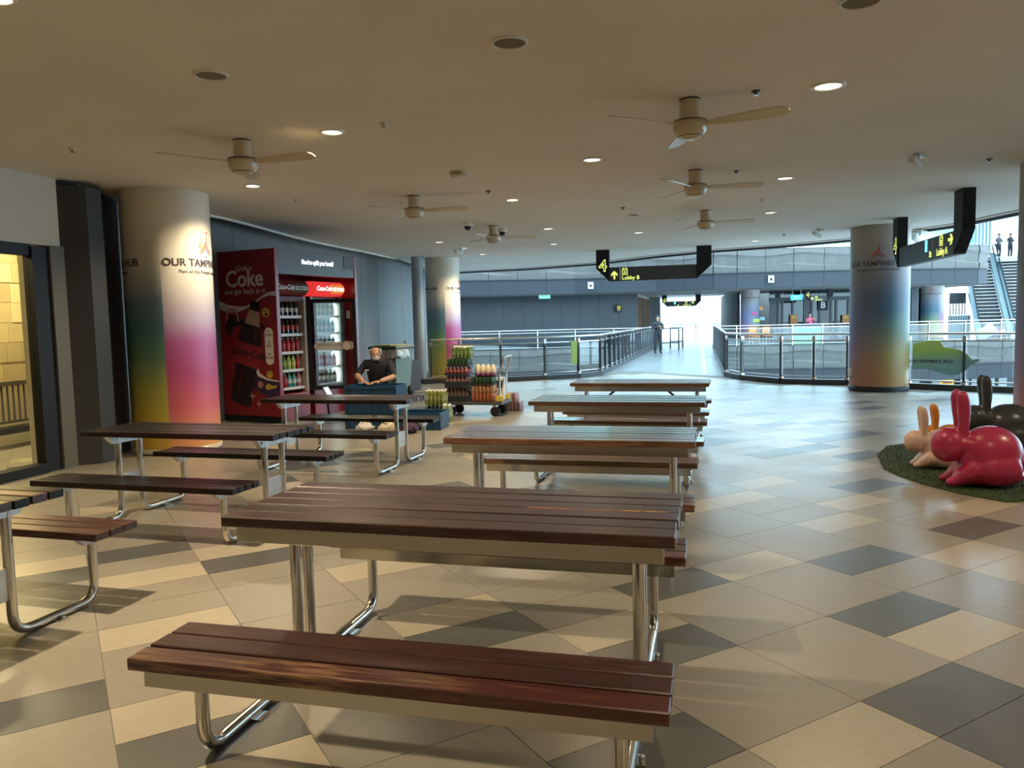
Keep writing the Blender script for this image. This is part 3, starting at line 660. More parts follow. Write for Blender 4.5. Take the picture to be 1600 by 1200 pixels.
for lb, x, y, p, r, on in (
        ('warm downlight outside the picture, above the stair hall side of the tables', -2.5, 3.95, WARM * .58, .075, True),
        ('added unseen fill downlight over the viewer', .3, .6, WARM * .1, .075, True),  # this run of out-of-view lamps is added as fill for the foreground
        ('added unseen fill downlight behind the viewer by the side wall', -3.2, -.8, WARM * .1, .075, True),
        ('added unseen fill downlight over the open floor near the viewer', 3.2, 2.2, WARM * .15, .075, True),
        ('added unseen fill downlight near the rabbits', 6.2, 4.6, WARM * .2, .075, True),
        ('added unseen fill downlight behind the viewer on the open floor', 3.6, -1.6, WARM * .3, .075, True),
        ('added unseen fill downlight far along the open floor', 7.6, .6, WARM * .3, .075, True),
        ('dim downlight between the near fan and the smoke detector', -1.49, 6.77, WARM * .12, .085, False),
        ('glaring downlight just below the fan by the column', -2.98, 9.21, WARM * .22, .075, True),
        ('glaring downlight in the middle of the ceiling', .06, 10.7, WARM * .42, .075, True),
        ('dim downlight left of the largest fan', .88, 8.16, WARM * .1, .085, False),
        ('largest dim downlight, right of the largest fan', 2.34, 5.76, WARM * .1, .095, False),
        ('dim downlight right of the second large fan', 3.35, 9.5, WARM * .08, .085, False),
        ('small downlight above the far end of the table row', .71, 14.1, WARM * .06, .08, False),
        ('small downlight past the round speaker', 2.5, 15.06, WARM * .06, .08, False),
        ('small downlight right of the farthest fan', 4.21, 12.61, WARM * .06, .08, False),
        ('tiny downlight near the ceiling edge above the blue wall', .97, 16.93, 0, .08, False),
        ('tiny downlight left of the camera fan', -1.42, 15.99, WARM * .15, .08, False),
        ('tiny downlight beside the distant column head', -.65, 19.06, WARM * .22, .08, False),
        ('tiny downlight between the Lobby B sign and the dusky column', 5.43, 17.24, 0, .08, False)):
    downlight(lb, x, y, p, r, on)
for lb, x, y, r in (('round brown ceiling speaker left of the picture centre', -1.92, 5.2, .1), ('round brown ceiling speaker at the top of the view', .03, 4.73, .1), ('round ceiling speaker cut by the top picture edge', 1.89, 4.24, .1), ('small round ceiling speaker between the fans and the sign', 2.0, 12.5, .1)):
    s_ = thing('ceiling_speaker', lb, 'speaker', (x, y, CEIL), 0, 'round ceiling speakers')
    MB().lathe([(r * 1.12, 0), (r * 1.1, -.012), (r * .97, -.014), (r * .95, -.004)], 32, cap=False).build('bezel', M_WHITE, s_)
    MB().lathe([(r * .96, -.006), (0, -.006)], 32, cap=False).build('grille', M_GRILLE, s_)
sd = thing('smoke_detector', 'cream smoke detector above the vending booth', 'detector', (-.54, 8.64, CEIL))
MB().lathe([(.095, 0), (.095, -.025)], 28).build('base', M_CREAMPL, sd); MB().lathe([(.075, -.025), (.085, -.04), (.07, -.065), (0, -.068)], 28, cap=False).build('head', M_CREAMPL, sd)
for lb, px, py in (('flat round sensor left of the near fan', 113, 232), ('small sprinkler beside the dim downlight', 599, 192), ('dark sprinkler right of the largest fan', 1181, 142), ('sprinkler under the near fan', 462, 311), ('sprinkler left of the glaring middle downlight', 763, 298), ('dark sprinkler above the second large fan', 1150, 267), ('sprinkler over the dusky column side', 1546, 248), ('sprinkler left of the dark round vent', 1190, 311), ('round vent by the farthest fan', 973, 324), ('sprinkler between sign and fan', 1225, 366)):
    p = onz(px, py, CEIL); s_ = thing('sprinkler', lb, 'sprinkler', p, 0, 'ceiling sprinklers')
    MB().lathe([(.035, 0), (.033, -.008), (.012, -.01), (.012, -.03)], 16).build('rosette', M_CREAMPL if py in (232, 192, 311) else M_CHAR, s_); MB().lathe([(.02, -.03), (.02, -.033)], 12).build('deflector', M_STEEL, s_)
for lb, px, py in (('dome camera beside the fan hub', 785, 358), ('dome camera above the distant column', 731, 349)):
    p = onz(px, py, CEIL); s_ = thing('dome_camera', lb, 'camera', p, 0, 'black dome cameras')
    MB().lathe([(.08, 0), (.085, -.03), (.075, -.05)], 24).build('base', M_WHITE, s_); MB().ell((0, 0, -.05), (.065, .065, .07)).build('dome', mat('smoked dome', (.02, .02, .03), .08), s_)
def bracket_cam(lb, px, py, s=1., z=CEIL):
    p = onz(px, py, z); c = thing('security_camera', lb, 'camera', p, .6, 'bracket security cameras')
    MB().box(-.06 * s, .06 * s, -.03 * s, .03 * s, -.03 * s, 0).build('bracket', M_BRUSHED, c); MB().tube([(0, 0, -.02 * s), (-.05 * s, 0, -.08 * s)], .012 * s, 8).build('arm', M_BRUSHED, c)
    MB().lathe([(0, -.11), (.03, -.11), (.034, -.08), (.034, .06), (0, .06)], 14, T=Matrix.Translation((-.09 * s, -.02 * s, -.1 * s)) @ Matrix.Scale(s, 4) @ Matrix.Rotation(1.9, 4, 'Y')).build('body', M_WHITE, c)
bracket_cam('paired bracket camera on the ceiling far right of the largest fan', 1437, 241, 1.1); bracket_cam('bracket camera on the ceiling left of the dusky column', 1281, 358, 1.2); bracket_cam('bracket camera on the ceiling by the distant column', 724, 387, 1.2)
bracket_cam('white bracket camera seen past the Lobby A sign', 1440, 358, 2.2)

# ================================================================== HANGING SIGNS
def hanging_sign(label, x, y, rz, L, top=CEIL, drop=.75, s=1., dest='Lobby B', arrow='up', near_end=False):
    g_ = thing('hanging_sign', label, 'sign', (x, y, top), rz, 'black hanging direction signs')
    d = .16 * s; w = .31 * s
    MB().vprism([(0, 0), (w, 0), (w, -drop), (0, -drop + .31 * s)], 0, d).build('post', M_BLACK, g_)
    MB().vprism([(w, -drop + .33 * s), (L - w, -drop + .33 * s), (L - w, -drop), (w, -drop)], .02 * s, d - .02 * s).build('board', M_CHAR, g_)
    MB().vprism([(L - w - .03 * s, 0), (L, 0), (L, -drop + .31 * s), (L - w - .03 * s, -drop)], 0, d).build('post', M_BLACK, g_)
    text('4', .4 * s, M_GOLDL, g_, (w * .52, -.004, -drop + .36 * s), bold=.008 * s, name='numeral')
    text('4', .36 * s, M_BLACK, g_, (w * .52, -.008, -drop + .36 * s), bold=-.006 * s, name='numeral')
    zc = -drop + .165 * s; yb = .016 * s
    def arr(cx, cz, a):
        pts = [(-.022, -.1), (.022, -.1), (.022, .02), (.075, -.03), (.075, .03), (0, .1), (-.075, .03), (-.075, -.03), (-.022, .02)]
        b = MB(); b.vprism([((px * math.cos(a) - pz * math.sin(a)) * s, (px * math.sin(a) + pz * math.cos(a)) * s) for px, pz in pts], -.002, .004); b.build('arrow', M_GOLDL, g_, (cx, yb, cz))
    def lift(cx, cz):
        b = MB(); q = .065 * s
        for (a, c_, e, f) in ((-q, q, -q, -q * .75), (-q, q, q * .75, q), (-q, -q * .75, -q, q), (q * .75, q, -q, q), (-q * .35, q * .35, -q * .5, -q * .2), (-q * .35, q * .35, 0, q * .3)): b.box(a, c_, -.002, .004, e, f)
        for k in (-.5, .5): b.vprism([(k * q - q * .4, q * 1.2), (k * q + q * .4, q * 1.2), (k * q, q * 1.7)], -.002, .004)
        b.build('lift_icon', M_GOLDL, g_, (cx, yb, cz))
    if not near_end:
        x0 = w + .12 * s; arr(x0, zc - .02 * s, 0 if arrow == 'up' else -R90)
        MB().box(-.012 * s, .012 * s, -.002, .004, -.14 * s, .14 * s).build('divider', M_WHITE, g_, (x0 + .14 * s, yb, zc))
        lift(x0 + .25 * s, zc + .045 * s); text(dest, .125 * s, M_GOLDL, g_, (x0 + .18 * s, yb, zc - .095 * s), align='LEFT', bold=.003 * s)
    else:
        x1 = L - w - .2 * s; arr(x1, zc + .06 * s, -R90); lift(x1 - .4 * s, zc + .07 * s); text(dest, .14 * s, M_GOLDL, g_, (x1 - .12 * s, yb, zc - .085 * s), align='RIGHT', bold=.003 * s)
        MB().box(-.006 * s, .006 * s, -.002, .004, -.13 * s, .13 * s).build('divider', M_WHITE, g_, (x1 - .78 * s, yb, zc)); text('St', .13 * s, M_GOLDL, g_, (x1 - .84 * s, yb, zc - .085 * s), align='RIGHT', bold=.003 * s)
        MB().box(-.05 * s, .05 * s, -.002, .004, -.09 * s, .09 * s).build('toilet_icon', mat('cyan sign light', (.2, .6, .7), .5, emit=(.1, .5, .6), estr=1), g_, (x1 - 1.1 * s, yb, zc + .06 * s))
    return g_
hanging_sign('long black sign reading 4 Lobby B in front of the blue wall', 2.08, 18.71, math.atan2(18.07 - 18.71, 4.68 - 2.08), 2.68)
hanging_sign('black sign reading Lobby A angled beside the dusky column', 6.84, 13.93, math.atan2(10.54 - 13.93, 6.11 - 6.84), 3.46, drop=.86, dest='Lobby A', near_end=True)
p = at(1034, 455, 47); hanging_sign('small black sign reading 4 in the bright corridor', p.x, 47, -.25, 2.3, top=2.85, drop=.68, s=.95, dest='Lobby A', near_end=True)
p = at(1258, 456, 42.2); hanging_sign('black sign reading 4 Lobby B before the glass lobby', p.x, 42.2, -.05, 1.5, top=2.85, drop=.62, s=.9)
p = at(1236, 462, 42); ex = thing('exit_sign', 'blue hanging EXIT sign before the glass lobby', 'sign', (p.x, 42, p.z - .1), 0)
MB().box(0, .62, 0, .06, -.14, .14).build('box', mat('blue lit sign', (.05, .3, .5), .5, emit=(.05, .4, .62), estr=.9), ex); text('EXIT', .2, M_WHITE, ex, (.31, -.004, 0), bold=.004)
for q in (.08, .54): MB().tube([(q, .03, .14), (q, .03, .72)], .01, 6).build('hanger', M_BRUSHED, ex)
p = at(851, 463, 41.5); eg = thing('exit_sign', 'green EXIT sign under the soffit before the blue wall', 'sign', (p.x, 41.5, p.z), 0)
MB().box(-.3, .3, 0, .08, -.12, .12).build('box', mat('green lit sign', (.1, .4, .3), .5, emit=(.12, .42, .33), estr=.9), eg); text('EXIT', .17, M_WHITE, eg, (0, -.004, 0), bold=.004); MB().box(-.34, .34, .02, .06, .12, .2).build('mount', M_BRUSHED, eg)
for lb, px, py, Y in (('white notice with black bell on the blue fascia left of the hanging sign', 923, 446, 40.2), ('white notice with black bell on the blue fascia above the corridor', 1205, 436, 38.36)):
    p = at(px, py, Y); n_ = thing('notice', lb, 'notice', (p.x, Y, p.z), 0); MB().box(-.14, .14, 0, .02, -.17, .17).build('sheet', M_WHITE, n_)
    MB().lathe([(0, .06), (.05, .04), (.06, -.02), (.085, -.06), (0, -.06)], 12, cap=False).build('bell_icon', M_BLACK, n_, (0, 0, 0))
p = at(967, 482, 43.2); n_ = thing('warning_poster', 'black and yellow poster on the blue wall', 'poster', (p.x, 43.2, p.z), 0)
MB().box(-.15, .15, 0, .02, -.2, .2).build('sheet', M_BLACK, n_); MB().box(-.1, .1, -.006, 0, -.06, .15).build('yellow_print', mat('yellow print', (.65, .5, .04), .5), n_); MB().box(-.08, .08, -.006, 0, -.13, -.1).build('white_print', M_WHITEPRINT, n_)

# ================================================================== BALUSTRADES
def balustrade(label, pts, step, z=.0, h=1.08, post=.07, pm=M_CHAR, glass_m=M_GLASS, kerb=.11, twin=False, rail=M_BRUSHED, shoe=True):
    B = thing('glass_balustrade', label, 'railing', (0, 0, z))
    P = [Vector(q) for q in pts]; rp = []
    for a, c in zip(P[:-1], P[1:]):
        ln = (c - a).length; k = max(1, round(ln / step)); d = (c - a).normalized(); rz = math.atan2(d.y, d.x)
        for i in range(k):
            p = a + d * ln * i / k; st = ln / k
            po = MB().box(-.022, .022, -post / 2, post / 2, kerb, h - .04).build('post', pm, B, (p.x, p.y, 0), (0, 0, rz))
            if shoe:
                MB().box(-.04, .04, -post * .6, post * .6, kerb, kerb + .05).build('shoe', M_BRUSHED, po); MB().box(-.03, .03, -post * .55, post * .55, h - .16, h - .05).build('clamp', M_BRUSHED, po)
            if twin and i % twin == 0 and i: MB().box(.12, .145, -post / 2, post / 2, kerb, h - .04).build('post', M_BRUSHED, B, (p.x, p.y, 0), (0, 0, rz))
            MB().box(.05, st - .05, -.006, .006, kerb + .07, h - .14).build('pane', glass_m, B, (p.x, p.y, 0), (0, 0, rz))
            MB().box(.03, st - .03, -.012, .012, h - .15, h - .125).build('glass_rail', M_BRUSHED, B, (p.x, p.y, 0), (0, 0, rz))
            rp.append((p.x, p.y, h))
    rp.append((P[-1].x, P[-1].y, h))
    MB().tube(rp, .025, 8).build('handrail', rail, B)
    MB().tube([(x, y, kerb + .06) for x, y, _ in rp], .014, 6).build('bottom_rail', M_BRUSHED, B)
    return B
balustrade('curved glass railing behind the drinks trolley', [(-2.0, 19.25), (-1.3, 19.25), (-.27, 19.4), (.85, 19.7), (1.74, 20.1), (2.39, 20.85), (2.87, 22.6)], 1.15, twin=False)
balustrade('long glass railing of the bridge on the blue wall side', [(2.87, 22.6), (7.55, 40.3)], 1.05, post=.09, shoe=False)
balustrade('long glass railing of the bridge on the lobby side', [(5.39, 19.4), (10.2, 39.0)], 1.05, post=.09, shoe=False)
balustrade('curved glass railing between bridge and dusky column', [(5.39, 19.4), (5.46, 18.31), (5.94, 17.03), (6.5, 16.61), (7.09, 16.28), (7.82, 15.2)], 1.2)
dec = balustrade('glass railing with green leaf sticker right of the dusky column', [(7.82, 15.2), (8.5, 14.5), (9.14, 13.98), (10.6, 13.1), (13, 12.1), (17, 11.2)], 1.6)
balustrade('far glass railing in front of the blue wall', [(-6, 40.25), (-2.6, 40.3), (3.4, 40.9), (7.4, 40.4)], 2.0, kerb=.02, h=1.0, shoe=False, rail=M_BRUSHED, pm=M_BRUSHED)
balustrade('far glass railing in front of the glass lobby', [(10.3, 39.0), (11.3, 38.8), (14, 38.55), (17, 38.55), (21, 38.95), (25, 39.55), (27.5, 40.1)], 2.0, kerb=.02, h=1.02, shoe=False, pm=M_BRUSHED)
balustrade('upper gallery glass railing under the ceiling edge', [(-2.6, 40.35), (3.4, 40.95), (7.5, 40.4), (11, 38.9), (14, 38.6), (17, 38.6), (21, 39.0), (23.6, 39.5)], 3., z=4.8, kerb=.0, h=1.0, shoe=False, pm=M_BRUSHED, glass_m=glass('teal glass', (.55, .85, .82), .15))
# leaf shaped sticker with mirrored lettering on the glass
M_LEAF = bpy.data.materials.new('leaf sticker'); M_LEAF.use_nodes = True
_nt = M_LEAF.node_tree; _b = _nt.nodes['Principled BSDF']; _b.inputs['Roughness'].default_value = .3
_tc = _nt.nodes.new('ShaderNodeTexCoord'); _sp = _nt.nodes.new('ShaderNodeSeparateXYZ'); _nt.links.new(_tc.outputs['Object'], _sp.inputs[0])
_m = _nt.nodes.new('ShaderNodeMapRange'); _m.inputs[1].default_value = -.35; _m.inputs[2].default_value = .3; _nt.links.new(_sp.outputs['Z'], _m.inputs[0])
_o = ramp(_nt, [(0, (.22, .42, .5)), (.45, (.26, .46, .42)), (.7, (.42, .6, .16)), (1, (.55, .66, .2))], _m.outputs[0]); _nt.links.new(_o, _b.inputs['Base Color'])
LEAF = [(-.62, .26), (-.4, .3), (-.25, .33), (-.14, .3), (-.08, .2), (.05, .17), (.2, .14), (.32, .06), (.4, -.04), (.5, -.02), (.52, -.06), (.44, -.1), (.5, -.13), (.38, -.14), (.3, -.24), (.16, -.33), (.0, -.34), (-.2, -.28), (-.4, -.22), (-.62, -.24)]
pl = Vector((8.3, 14.68)); pr = math.atan2(14.5 - 15.2, 8.5 - 7.82)
lf = thing('leaf_sticker', 'yellow green leaf sticker on glass beside the dusky column', 'sticker', (pl.x, pl.y, .63), math.atan2(13.98 - 14.6, 9.14 - 8.4))
MB().vprism(LEAF, -.012, -.008).build('film', M_LEAF, lf)
v_, f_ = text_geo('OUR TAMPINES HUB', .085, bold=.001); MB().add([(-x, y, z) for x, y, z in v_], f_).build('lettering', M_CHAR, lf, (-.3, -.014, -.08), (R90, 0, 0))
lf2 = thing('leaf_sticker', 'narrow lime sticker on the far glass near the bridge', 'sticker', (1.62, 20.0, .66), .4)
MB().vprism([(-.09, -.28), (.08, -.3), (.1, .3), (-.08, .32)], -.012, -.008).build('film', mat('lime film', (.45, .6, .12), .4), lf2)
p = at(1550, 516, 39.4); lf3 = thing('leaf_sticker', 'green and violet leaf sticker on the far glass by the escalators', 'sticker', (p.x, 39.6, p.z), .15)
MB().vprism([(-.75, -.3), (-.8, .05), (-.4, .15), (-.2, .35), (.1, .32), (.3, .1), (.2, -.25), (-.3, -.4)], -.05, -.04).build('film', M_LEAF, lf3); MB().vprism([(.3, .1), (.8, .05), (.9, -.15), (.25, -.2)], -.05, -.04).build('film', mat('violet film', (.4, .16, .55), .4), lf3)

# ================================================================== VENDING BOOTH AND FRIDGES
BX, BY = -3.58, 11.91; BRZ = math.atan2(.893, .45)
BT = Matrix.Translation((BX, BY, 0)) @ Matrix.Rotation(BRZ, 4, 'Z')
bt = thing('vending_booth', 'tall red vending booth with bottle print and grey screen header', 'vending booth', (BX, BY, 0), BRZ)
M_REDDK = mat('deep red interior', (.09, .008, .012), .5)
M_PRINTDK = mat('dark cola print', (.022, .008, .01), .45); M_PRINTBR = mat('brown red print', (.09, .012, .014), .45); M_PRINTYE = mat('yellow emoji print', (.55, .38, .06), .5); M_PRINTPK = mat('pale pink print', (.5, .24, .2), .5); M_PURPLE = mat('purple swirl print', (.05, .02, .07), .45)
sp_ = MB().bbox(0, .08, 0, 1.2, .1, 2.7, .006).build('side_panel', M_RED, bt)
MB().box(.01, .07, .02, 1.18, 0, .1).build('plinth', M_BLACK, bt)
MB().bbox(1.93, 2.0, 0, 1.2, .0, 2.7, .006).build('side_panel', M_RED, bt)
MB().box(.08, 1.93, 1.12, 1.2, 0, 2.7).build('back_panel', M_REDDK, bt)
hd = MB().bbox(.08, 1.93, .01, .14, 2.31, 2.69, .004).build('screen_header', mat('grey display', (.075, .078, .085), .35), bt)
text('Need to uplift your break?', .1, mat('screen white', (.8, .85, 1), .5, emit=(.75, .82, 1), estr=.8), bt, (1.0, .006, 2.52), sx=.72, bold=.003)
MB().box(1.66, 1.93, .002, .01, 2.46, 2.68).build('screen_tile', M_CHAR, bt)
MB().box(.08, 1.93, .12, 1.15, 2.62, 2.68).build('canopy', M_REDDK, bt)
RS = (R90, 0, -R90)
def face(a): return 1.2 - a      # distance from the wall edge of the side panel -> local y
def fprint(pts, m, name='print', e=.002):
    n = len(pts); b = MB(); b.add([(-e, face(a), z) for a, z in pts], [tuple(range(n))]); return b.build(name, m, sp_)
def fribbon(up, lo, m, e=.0015):
    b = MB(); n = len(up); b.add([(-e, face(a), z) for a, z in up] + [(-e, face(a), z) for a, z in lo], [(i, i + 1, n + i + 1, n + i) for i in range(n - 1)]); return b.build('print', m, sp_)
def fdisc(a, z, r, m, e=.0025, n=20): return fprint([(a + r * 1.1 * math.cos(k * 2 * math.pi / n), z + r * math.sin(k * 2 * math.pi / n)) for k in range(n)], m, e=e)
text('Grab a', .12, M_WHITEPRINT, sp_, (-.002, face(.56), 2.42), RS, extrude=.0005); text('Coke', .36, M_WHITEPRINT, sp_, (-.002, face(.56), 2.25), RS, extrude=.0005, bold=.008); text('and get back in it', .125, M_WHITEPRINT, sp_, (-.002, face(.56), 2.06), RS, extrude=.0005)
fribbon([(.0, 1.93), (.2, 1.86), (.4, 1.83), (.58, 1.83), (.75, 1.89), (.92, 1.98), (1.05, 2.03), (1.2, 2.05)], [(.0, 1.79), (.2, 1.74), (.4, 1.74), (.58, 1.79), (.75, 1.865), (.92, 1.95), (1.05, 1.98), (1.2, 1.97)], M_WHITEPRINT)
def bq(s_, t): ax = Vector((-.42, -1.62)).normalized(); nx = Vector((-ax.y, ax.x)); p = Vector((.78, 1.9)) + ax * s_ + nx * t; return (p.x, p.y)
prof = [(.0, .1), (.14, .1), (.2, .105), (.36, .15), (.5, .22), (.62, .25), (.95, .245), (1.15, .215), (1.35, .235), (1.55, .235), (1.66, .2), (1.68, .1)]
fribbon([(.1, 1.5), (.2, 1.66), (.35, 1.7), (.5, 1.62), (.7, 1.66), (.9, 1.55), (1.0, 1.42)], [(.2, 1.35), (.28, 1.5), (.38, 1.54), (.5, 1.5), (.7, 1.55), (.88, 1.45), (.95, 1.38)], M_PRINTDK, .0018)
fribbon([(.6, .95), (.7, .8), (.85, .72), (1.0, .68), (1.2, .64)], [(.55, .7), (.7, .52), (.85, .44), (1.0, .36), (1.2, .3)], M_PURPLE, .0018)
fribbon([(.72, .98), (.8, .78), (.95, .7), (1.2, .66)], [(.66, .9), (.76, .73), (.95, .67), (1.2, .645)], M_WHITEPRINT, .0022)
fprint([bq(s_, w) for s_, w in prof] + [bq(s_, -w) for s_, w in prof[::-1]], M_PRINTDK, e=.0026)
fprint([bq(.0, .1), bq(.14, .1), bq(.14, -.1), bq(.0, -.1)], M_BLACK, e=.003)
fprint([bq(.15, .11), bq(.38, .16), bq(.38, -.16), bq(.15, -.11)], mat('beige neck print', (.42, .3, .22), .5), e=.003)
fprint([bq(.68, .27), bq(1.04, .255), bq(1.04, -.255), bq(.68, -.27)], mat('label red print', (.28, .02, .022), .45), e=.0034)
text('Coca-Cola', .17, M_PRINTDK, sp_, (-.004, face(bq(.84, 0)[0]), bq(.84, 0)[1]), (R90, .17, -R90), shear=.35, extrude=.0004, bold=.004)
fprint([bq(1.1, -.09), bq(1.5, -.1), bq(1.5, -.06), bq(1.1, -.05)], M_PRINTBR, e=.0036); fprint([bq(.4, .05), bq(.62, .08), bq(.62, .14), bq(.4, .09)], M_PRINTBR, e=.0036)
fdisc(.98, 1.72, .075, M_PRINTYE); fdisc(.99, 1.69, .03, M_PRINTBR, .0035); fdisc(.95, 1.745, .01, M_PRINTDK, .0035); fdisc(1.0, 1.745, .01, M_PRINTDK, .0035)
fdisc(1.0, .76, .06, M_PRINTYE); fdisc(.98, .78, .008, M_PRINTDK, .0035); fdisc(1.02, .78, .008, M_PRINTDK, .0035)
fprint([(.92, .52), (1.12, .55), (1.14, .6), (1.05, .58), (.98, .62), (.9, .58)], M_PRINTYE, e=.0036); fdisc(.8, .6, .055, M_PRINTPK, .003)
for a, z, r in ((.62, .42, .11), (.75, .3, .09)):
    fprint([(a + (r if k % 2 == 0 else r * .25) * math.cos(k * math.pi / 4) * .7, z + (r if k % 2 == 0 else r * .25) * math.sin(k * math.pi / 4)) for k in range(8)], M_PRINTPK, e=.003)
for a0, sg in ((.2, 1), (.33, -1)): fribbon([(a0 - .09 * sg, 1.6), (a0 - .05 * sg, 1.76), (a0, 1.82), (a0 + .065 * sg, 1.78)], [(a0 - .05 * sg, 1.59), (a0 - .02 * sg, 1.72), (a0, 1.775), (a0 + .06 * sg, 1.74)], M_PRINTPK, .0024)
pill = [(1.02 + .085 * math.cos(k * math.pi / 8), 1.42 + .07 * math.sin(k * math.pi / 8)) for k in range(9)] + [(1.02 - .085 * math.cos(k * math.pi / 8), .98 - .07 * math.sin(k * math.pi / 8)) for k in range(9)]
fprint(pill, M_WHITEPRINT, e=.003)
for z, t_, q in ((1.43, '01', .05), (1.375, 'SCAN', .05), (1.26, '02', .05), (1.205, 'PICK', .05), (1.08, '03', .05), (1.02, 'CLOSE', .05)): text(t_, q, M_TEXTDK, sp_, (-.004, face(1.02), z), RS, extrude=.0004, bold=.001)

M_COOLSIDE = mat('fridge liner beige', (.42, .38, .32), .5); M_WIRE = mat('fridge shelf', (.35, .35, .34), .4, .5)
M_FRAME = mat('dark plum fridge frame', (.05, .015, .022), .35)
def fridge(label, x0, lit):
    F = thing('drinks_fridge', label, 'fridge', (BT @ Vector((x0, .25, 0))), BRZ, 'drinks fridges in the red booth')
    w, d, h = .8, .72, 1.98
    for a, c in ((0, .05), (w - .05, w)): MB().box(a, c, 0, d, .0, h).build('side', M_RED if a == 0 else M_COOLSIDE, F)
    MB().box(.05, w - .05, d - .05, d, .1, h).build('back', M_COOLSIDE if not lit else mat('lit liner', (.75, .85, .85), .4), F)
    MB().box(.05, w - .05, 0, d, h - .08, h).build('top', M_REDDK, F)
    MB().bbox(0, w, -.01, d, .0, .42, .006).build('base', M_RED, F)
    for k in range(5): MB().box(.05, w - .05, .06, d - .06, .5 + .29 * k - .012, .5 + .29 * k).build('shelf', M_WIRE, F); MB().box(.05, w - .05, .05, .062, .5 + .29 * k - .03, .5 + .29 * k + .015).build('price_strip', M_WHITE, F)
    text('GRAB&GO', .11, M_WHITEPRINT, F, (.27, -.015, .24), shear=.2, bold=.003); text('Grab', .08, mat('green print', (.2, .45, .1), .5), F, (.66, -.015, .27), bold=.002)
    # bulged header sign
    em = dict(emit=(.6, .03, .03), estr=.5) if lit else {}
    pr = [(0, 2.0)] + [(-.09 * math.sin(math.pi * k / 6) - .01, 2.0 + .24 * k / 6) for k in range(7)] + [(.2, 2.24), (.2, 2.0)]
    n = len(pr)
    b = MB(); vs = [(.02, y, z) for y, z in pr] + [(w - .02, y, z) for y, z in pr]
    b.add(vs, [tuple(range(n))[::-1], tuple(range(n, 2 * n))] + [(i, (i + 1) % n, (i + 1) % n + n, i + n) for i in range(n)])
    hd = b.build('header', mat('header red lit' if lit else 'header red dull', (.5, .03, .03) if lit else (.2, .03, .03), .35, **em), F)
    vs = [(w * .56, y - .002, z) for y, z in pr[2:7]] + [(w - .03, y - .002, z) for y, z in pr[2:7]]
    b = MB(); b.add(vs, [(i, i + 5, i + 6, i + 1) for i in range(4)]); b.build('header_print', mat('amber splash lit' if lit else 'amber splash', (.4, .16, .04) if lit else (.12, .08, .06), .4, **(dict(emit=(.4, .12, .02), estr=.7) if lit else {})), hd)
    wp = mat('lit white', (.9, .9, .9), .5, emit=(1, .95, .9), estr=.6) if lit else M_WHITEPRINT
    text('Coca-Cola', .11, wp, hd, (w * .3, -.106, 2.12), shear=.35, sx=.8, bold=.002); text('ICE COLD', .085, wp, hd, (w * .76, -.106, 2.11), sx=.75, bold=.002)
    if lit:
        MB().box(w - .1, w - .06, .12, .16, .45, h - .12).build('lamp_strip', mat('fridge lamp', (.8, 1, 1), .5, emit=(.62, .95, 1), estr=9), F)
        MB().box(.07, .1, .12, .16, .45, h - .12).build('lamp_strip', mat('fridge lamp', (.8, 1, 1), .5), F)
    return F
f1 = fridge('open drinks fridge with unlit header, bottles on shelves', .14, False)
f2 = fridge('lit drinks fridge with glowing header behind the open door', 1.06, True)
def door(parent, hinge, rz, w=.8, h=1.5, z0=.44, frame=M_BLACK, t=.06, sticker=True):
    d = bpy.data.objects.new('door', None); COL.objects.link(d); d.parent = parent; d.location = hinge; d.rotation_euler = (0, 0, rz)
    b = MB(); b.box(0, .06, 0, t, z0, z0 + h); b.box(w - .05, w, 0, t, z0, z0 + h); b.box(.06, w - .05, 0, t, z0 + h - .06, z0 + h); b.box(.06, w - .05, 0, t, z0, z0 + .06); fr = b.build('door_frame', frame, d)
    MB().box(.06, w - .05, t * .4, t * .6, z0 + .06, z0 + h - .06).build('pane', M_DOORGLASS, d)
    if sticker:
        n = 10; cx0, cx1, cz, r = .17, .7, z0 + .72, .065
        pts = [(cx1 + r * math.cos(R90 - k * math.pi / n), cz + r * math.sin(R90 - k * math.pi / n)) for k in range(n + 1)] + [(cx0 + r * math.cos(-R90 - k * math.pi / n), cz + r * math.sin(-R90 - k * math.pi / n)) for k in range(n + 1)]
        MB().vprism(pts, t * .3, t * .34).build('sticker', M_WHITEPRINT, d)
        MB().tube([(.64 + .075 * math.cos(k * math.pi / 12), t * .3, cz + .075 * math.sin(k * math.pi / 12)) for k in range(24)], .01, 5, closed=True).build('ring_mark', mat('orange ring', (.5, .25, .12), .5), d)
        for q, s_ in ((.22, 'SCAN'), (.36, 'PICK'), (.5, 'CLOSE')): text(s_, .045, M_TEXTDK, d, (q, t * .28, cz + .015))
        MB().box(w - .15, w - .09, t * .3, t * .34, z0 + h - .33, z0 + h - .2).build('label_card', mat('pale card', (.5, .42, .38), .5), d)
    return d
hv = BT.inverted() @ Vector((-2.58, 12.95, 0)); h0 = Vector((.94, .25, 0)); oa = math.atan2(hv.y - h0.y, hv.x - h0.x)
door(f1, (.8, 0, 0), oa, .8)
door(f2, (0, -.06, 0), 0, .8, frame=M_FRAME, sticker=False)
